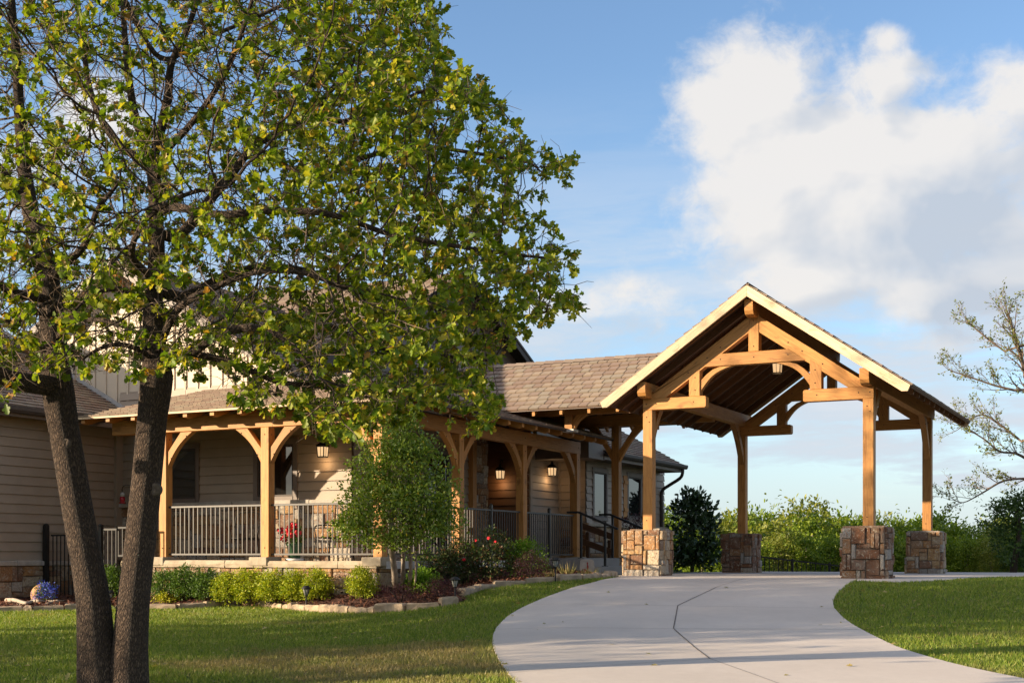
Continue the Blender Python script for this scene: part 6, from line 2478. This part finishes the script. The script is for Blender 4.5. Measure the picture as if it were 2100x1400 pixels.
PROTO = {'a': tree_proto("broadleaf_tree", "bright green leafy tree in the belt beyond the portico", 1, 'wood_leaf_a', .185, 52, 14, .18),
         'b': tree_proto("broadleaf_tree", "olive green feathery tree in the belt beyond the portico", 2, 'wood_leaf_b', .155, 58, 15, .19, w=2.6),
         'A': tree_proto("broadleaf_tree", "bright green leafy tree in the belt beyond the portico", 4, 'wood_leaf_a', .175, 50, 14, .17, w=2.4, lobes=11),
         'c': tree_proto("broadleaf_tree", "dark green dense tree in the belt beyond the portico", 3, 'wood_leaf_c', .17, 54, 14, .17, w=2.3)}
LABS = {k: PROTO[k]["label"] for k in PROTO}
TREES = [(1340, 1034, 42, 'a', 1.0), (1390, 1048, 46, 'A', 1.0), (1462, 1046, 47, 'b', 1.0), (1500, 1052, 50, 'a', 1.0), (1548, 1030, 52, 'A', .8), (1588, 1036, 55, 'c', .8), (1632, 1018, 45, 'b', 1.15), (1668, 1050, 42, 'a', .9), (1712, 1046, 48, 'A', 1.0), (1752, 1056, 44, 'a', 1.0),
         (1806, 1052, 47, 'b', .9), (1845, 1056, 43, 'A', .9), (1884, 1058, 52, 'a', 1.0), (1925, 1046, 41, 'A', 1.0), (1972, 1060, 39, 'a', 1.0), (2020, 1066, 42, 'b', 1.0), (2070, 1040, 46, 'c', 1.0), (2120, 1060, 40, 'a', 1.0), (2180, 1040, 44, 'A', 1.0),
         (1440, 1096, 39, 'a', .8), (1490, 1100, 38.5, 'A', .8), (1545, 1104, 38, 'a', .8), (1600, 1080, 38.5, 'b', .9), (1655, 1090, 38, 'a', .9), (1705, 1085, 38.5, 'A', .9), (1760, 1092, 38, 'a', .8), (1830, 1090, 38, 'A', .8), (1880, 1092, 38, 'a', .8), (1935, 1086, 37.5, 'a', .9), (1985, 1092, 37, 'A', .9), (2035, 1100, 36.5, 'b', .8), (2085, 1098, 36, 'c', .8), (2140, 1090, 36, 'c', 1.0),
         (1700, 1070, 60, 'c', 1.0), (1300, 1040, 50, 'a', 1.0), (2240, 1050, 40, 'a', 1.0), (1860, 1066, 62, 'c', 1.0), (1450, 1060, 62, 'c', 1.0)]
used = set()
for i, (px, top, D, kind, wf) in enumerate(TREES):
    p = P(px, top - (24 if D > 40 else 6), D=D)
    zb = gz(p.x, p.y) - .1
    sz = (p.z - zb) / 5.9
    sx = sz * wf * rnd.uniform(.85, 1.1) * (1.0 if sz > .6 else 1.15)
    loc, rz, sc = (p.x, p.y, zb), rnd.uniform(0, 6.28), (sx, sx, sz)
    if kind not in used:
        o = PROTO[kind]
        o.location, o.rotation_euler, o.scale = loc, (0, 0, rz), sc
        used.add(kind)
    else: o = dup(PROTO[kind], loc=loc, rz=rz, sc=sc)

# dark magnolia by the far left pier
mg = P(1420, 1172, D=36)
mg.z = gz(mg.x, mg.y)
mag = thing("magnolia_tree", "dark glossy magnolia standing between the two left piers", "tree", mg)
r = np.random.default_rng(21)
mb = MB()
top = P(1417, 1012, D=36)
mb.tube([mg - Vector((0, 0, .2)), mg.lerp(top, .5), top], [.07, .045, .012], 7)
for k in range(26):
    a = mg.lerp(top, r.uniform(.2, .95))
    mb.tube([a, a + Vector((r.uniform(-.4, .4), r.uniform(-.4, .4), r.uniform(.1, .4)))], [.018, .006], 5)
mb.build("trunk", M['stem'], mag)
Cs, Os = [], []
for (px, py, rx, h, n) in ((1425, 1140, .72, .9, 90), (1432, 1095, .62, .8, 75), (1420, 1055, .48, .6, 44), (1402, 1040, .26, .4, 18), (1436, 1035, .22, .42, 18), (1412, 1015, .13, .3, 8), (1428, 1022, .12, .26, 7), (1450, 1060, .2, .4, 13), (1395, 1150, .5, .7, 40), (1460, 1140, .42, .8, 40)):
    C, O, _ = clump_points(r, P(px, py, D=36), rx, rx, h, max(5, int(n * .62)), 13, .095, fill=.3, lump=.45)
    Cs.append(C); Os.append(O)
C, O = np.concatenate(Cs), np.concatenate(Os)
n = len(C)
leaf_object("crown", C, O * .6 + r.normal(size=(n, 3)) * .7 + [0, 0, .4], O + r.normal(size=(n, 3)) * .4 + [0, 0, .3], .16 * r.uniform(.6, 1.2, n), OVAL, M['magnolia_leaf'], mag)

# sparse spring tree at the right edge
bb = P(2175, 1180, D=33)
bb.z = gz(bb.x, bb.y) - .1
bare = thing("budding_tree", "tall thin tree with nearly bare branches and pale buds at the right edge", "tree", bb)
limbs2 = [LM('T', None, [(2175, 1200, 33, 16), (2170, 1080, 33, 14), (2150, 960, 33, 12), (2128, 860, 33, 10), (2104, 770, 33, 8), (2085, 700, 33, 6), (2066, 640, 33, 4)]),
          LM('b1', 'T', [(2120, 950, 32.6, 6), (2085, 930, 32.3, 5), (2050, 925, 32.2, 4), (2018, 900, 32, 3), (1985, 880, 32, 2)]),
          LM('b2', 'T', [(2095, 905, 33.5, 5), (2050, 870, 33.6, 4), (2010, 850, 33.6, 3), (1965, 880, 33.5, 2)]),
          LM('b3', 'T', [(2080, 800, 33, 5), (2040, 790, 33, 4), (1995, 775, 33, 3), (1950, 760, 33, 2)]),
          LM('b4', 'T', [(2060, 720, 33.2, 4), (2020, 690, 33.3, 3), (1985, 660, 33.3, 2)]),
          LM('b5', 'T', [(2120, 980, 32.5, 5), (2060, 985, 32.2, 4), (2015, 1010, 32, 3), (1975, 1030, 32, 2), (1950, 1020, 32, 1.5)]),
          LM('b6', 'T', [(2140, 700, 33, 5), (2150, 640, 33, 4), (2140, 580, 33, 2)])]
r = np.random.default_rng(64)
mb = MB()
LC, LD, LU, LS_ = [], [], [], []


def grow(p, d, L, rr, lev):
    """a limb that tapers, turns a little upward and forks steadily into twigs"""
    k = 7 if lev < 2 else 5
    pts, rads = [p], [rr]
    side = Vector(r.normal(size=3)) * .10
    for i in range(k):
        d = (d + Vector((0, 0, .045)) + side * .5 + Vector(r.normal(size=3)) * .10).normalized()
        p = p + d * (L / k)
        pts.append(p)
        rads.append(rr * (1 - .72 * (i + 1) / k))
    mb.tube(pts, rads, 6 if lev == 0 else 4 if lev == 1 else 3, 0, cap=False)
    if lev >= 3:
        for q in (pts[-1], pts[-2], pts[-3]):
            for _ in range(r.integers(0, 2)):
                LC.append(q + Vector(r.normal(size=3)) * .03); LD.append(Vector(r.normal(size=3)) + d); LU.append(Vector(r.normal(size=3)) + Vector((0, 0, .5))); LS_.append(r.uniform(.04, .085))
        return
    n = (7, 6, 4)[lev]
    for i in range(n):
        t = (i + 1.2) / (n + .6)
        j = min(k - 1, int(t * k))
        q = pts[j].lerp(pts[j + 1], t * k - j)
        base = (pts[j + 1] - pts[j]).normalized()
        ax = base.cross(Vector(r.normal(size=3))).normalized()
        an = r.uniform(.45, .95)
        grow(q, (base * math.cos(an) + ax * math.sin(an)).normalized(), L * r.uniform(.30, .50) * (1.1 - .45 * t), max(.0045, rads[j] * .55), lev + 1)


for nm, pr_, pts in limbs2:
    sp = spline([q[0] for q in pts], 4)
    rr = []
    for a, b in zip(pts, pts[1:]): rr += [(a[1] + (b[1] - a[1]) * j / 4) * .55 for j in range(4)]
    rr.append(pts[-1][1] * .4)
    if pr_ is not None:
        # root the limb on the trunk
        tr = spline([q[0] for q in limbs2[0][2]], 6)
        sp = [min(tr, key=lambda v: (v - sp[0]).length)] + sp
        rr = [rr[0]] + rr
    mb.tube(sp, rr, 9 if pr_ is None else 6, 0, cap=False)
    m = len(sp)
    for i in range(4 if pr_ is None else 2, m - 1, 1 if pr_ is None else 1):
        if pr_ is None and i < m * .45: continue
        base = (sp[i + 1] - sp[i]).normalized()
        for _ in range(2 if pr_ is None else 1):
            ax = base.cross(Vector(r.normal(size=3))).normalized()
            an = r.uniform(.4, .9)
            d = (base * math.cos(an) + ax * math.sin(an) + Vector((-.15 * CT, -.15 * ST, .25))).normalized()
            grow(sp[i], d, r.uniform(.40, .85) * (1.15 if pr_ is None else 1), max(.006, rr[i] * .5), 1)
    grow(sp[-1], (sp[-1] - sp[-2]).normalized(), .55, rr[-1] * .9, 1)
C, Dv, Up, S_ = np.array(LC), np.array(LD), np.array(LU), np.array(LS_)
mb.build("trunk", [M['twig'], M['twig']], bare)
leaf_object("crown", C, Dv, Up, S_, OVAL, M['bud_leaf'], bare)
dk = P(2075, 1190, D=30.5)
dk.z = gz(dk.x, dk.y)
dark = thing("evergreen_tree", "dark evergreen crown hanging in at the right edge below the bare branches", "tree", dk)
r = np.random.default_rng(91)
mb = MB()
top = P(2085, 1030, D=30.5)
mb.tube([dk - Vector((0, 0, .2)), dk.lerp(top, .5) + Vector((.1, 0, 0)), top], [.09, .07, .03], 7)
mb.build("trunk", M['stem'], dark)
Cs, Os = [], []
for (px, py, rx, h, n) in ((2060, 1050, .55, .55, 50), (2095, 1030, .5, .6, 48), (2040, 1085, .35, .4, 26), (2100, 1090, .6, .6, 50), (2075, 1135, .6, .8, 50), (2130, 1060, .6, .8, 50), (2130, 1150, .7, .8, 50)):
    C, O, _ = clump_points(r, P(px, py, D=30.5), rx, rx, h, n, 14, .08, fill=.25, lump=.35)
    Cs.append(C); Os.append(O)
C, O = np.concatenate(Cs), np.concatenate(Os)
n = len(C)
leaf_object("crown", C, O * .5 + r.normal(size=(n, 3)) * .8, O + r.normal(size=(n, 3)) * .5 + [0, 0, .4], .085 * r.uniform(.6, 1.2, n), OVAL, M['wood_leaf_c'], dark)


# a few fallen oak leaves on lawn and concrete
r = np.random.default_rng(17)
pts = [G(r.uniform(-50, 2150), 1190 + 215 * r.random() ** 1.3) for _ in range(420)]
n = len(pts)
C = np.array([(p.x, p.y, p.z + (.027 if inside(DRIVE, p.x, p.y) else .035)) for p in pts])
keep = np.array([not (inside(DRIVE, p.x, p.y) and k % 9) for k, p in enumerate(pts)])
C = C[keep]
n = len(C)
struct(leaf_object("leaf_litter", C, r.normal(size=(n, 3)) * [1, 1, .1], r.normal(size=(n, 3)) * .25 + [0, 0, 1], r.uniform(.05, .10, n), OAK, M['straw']), 'stuff')
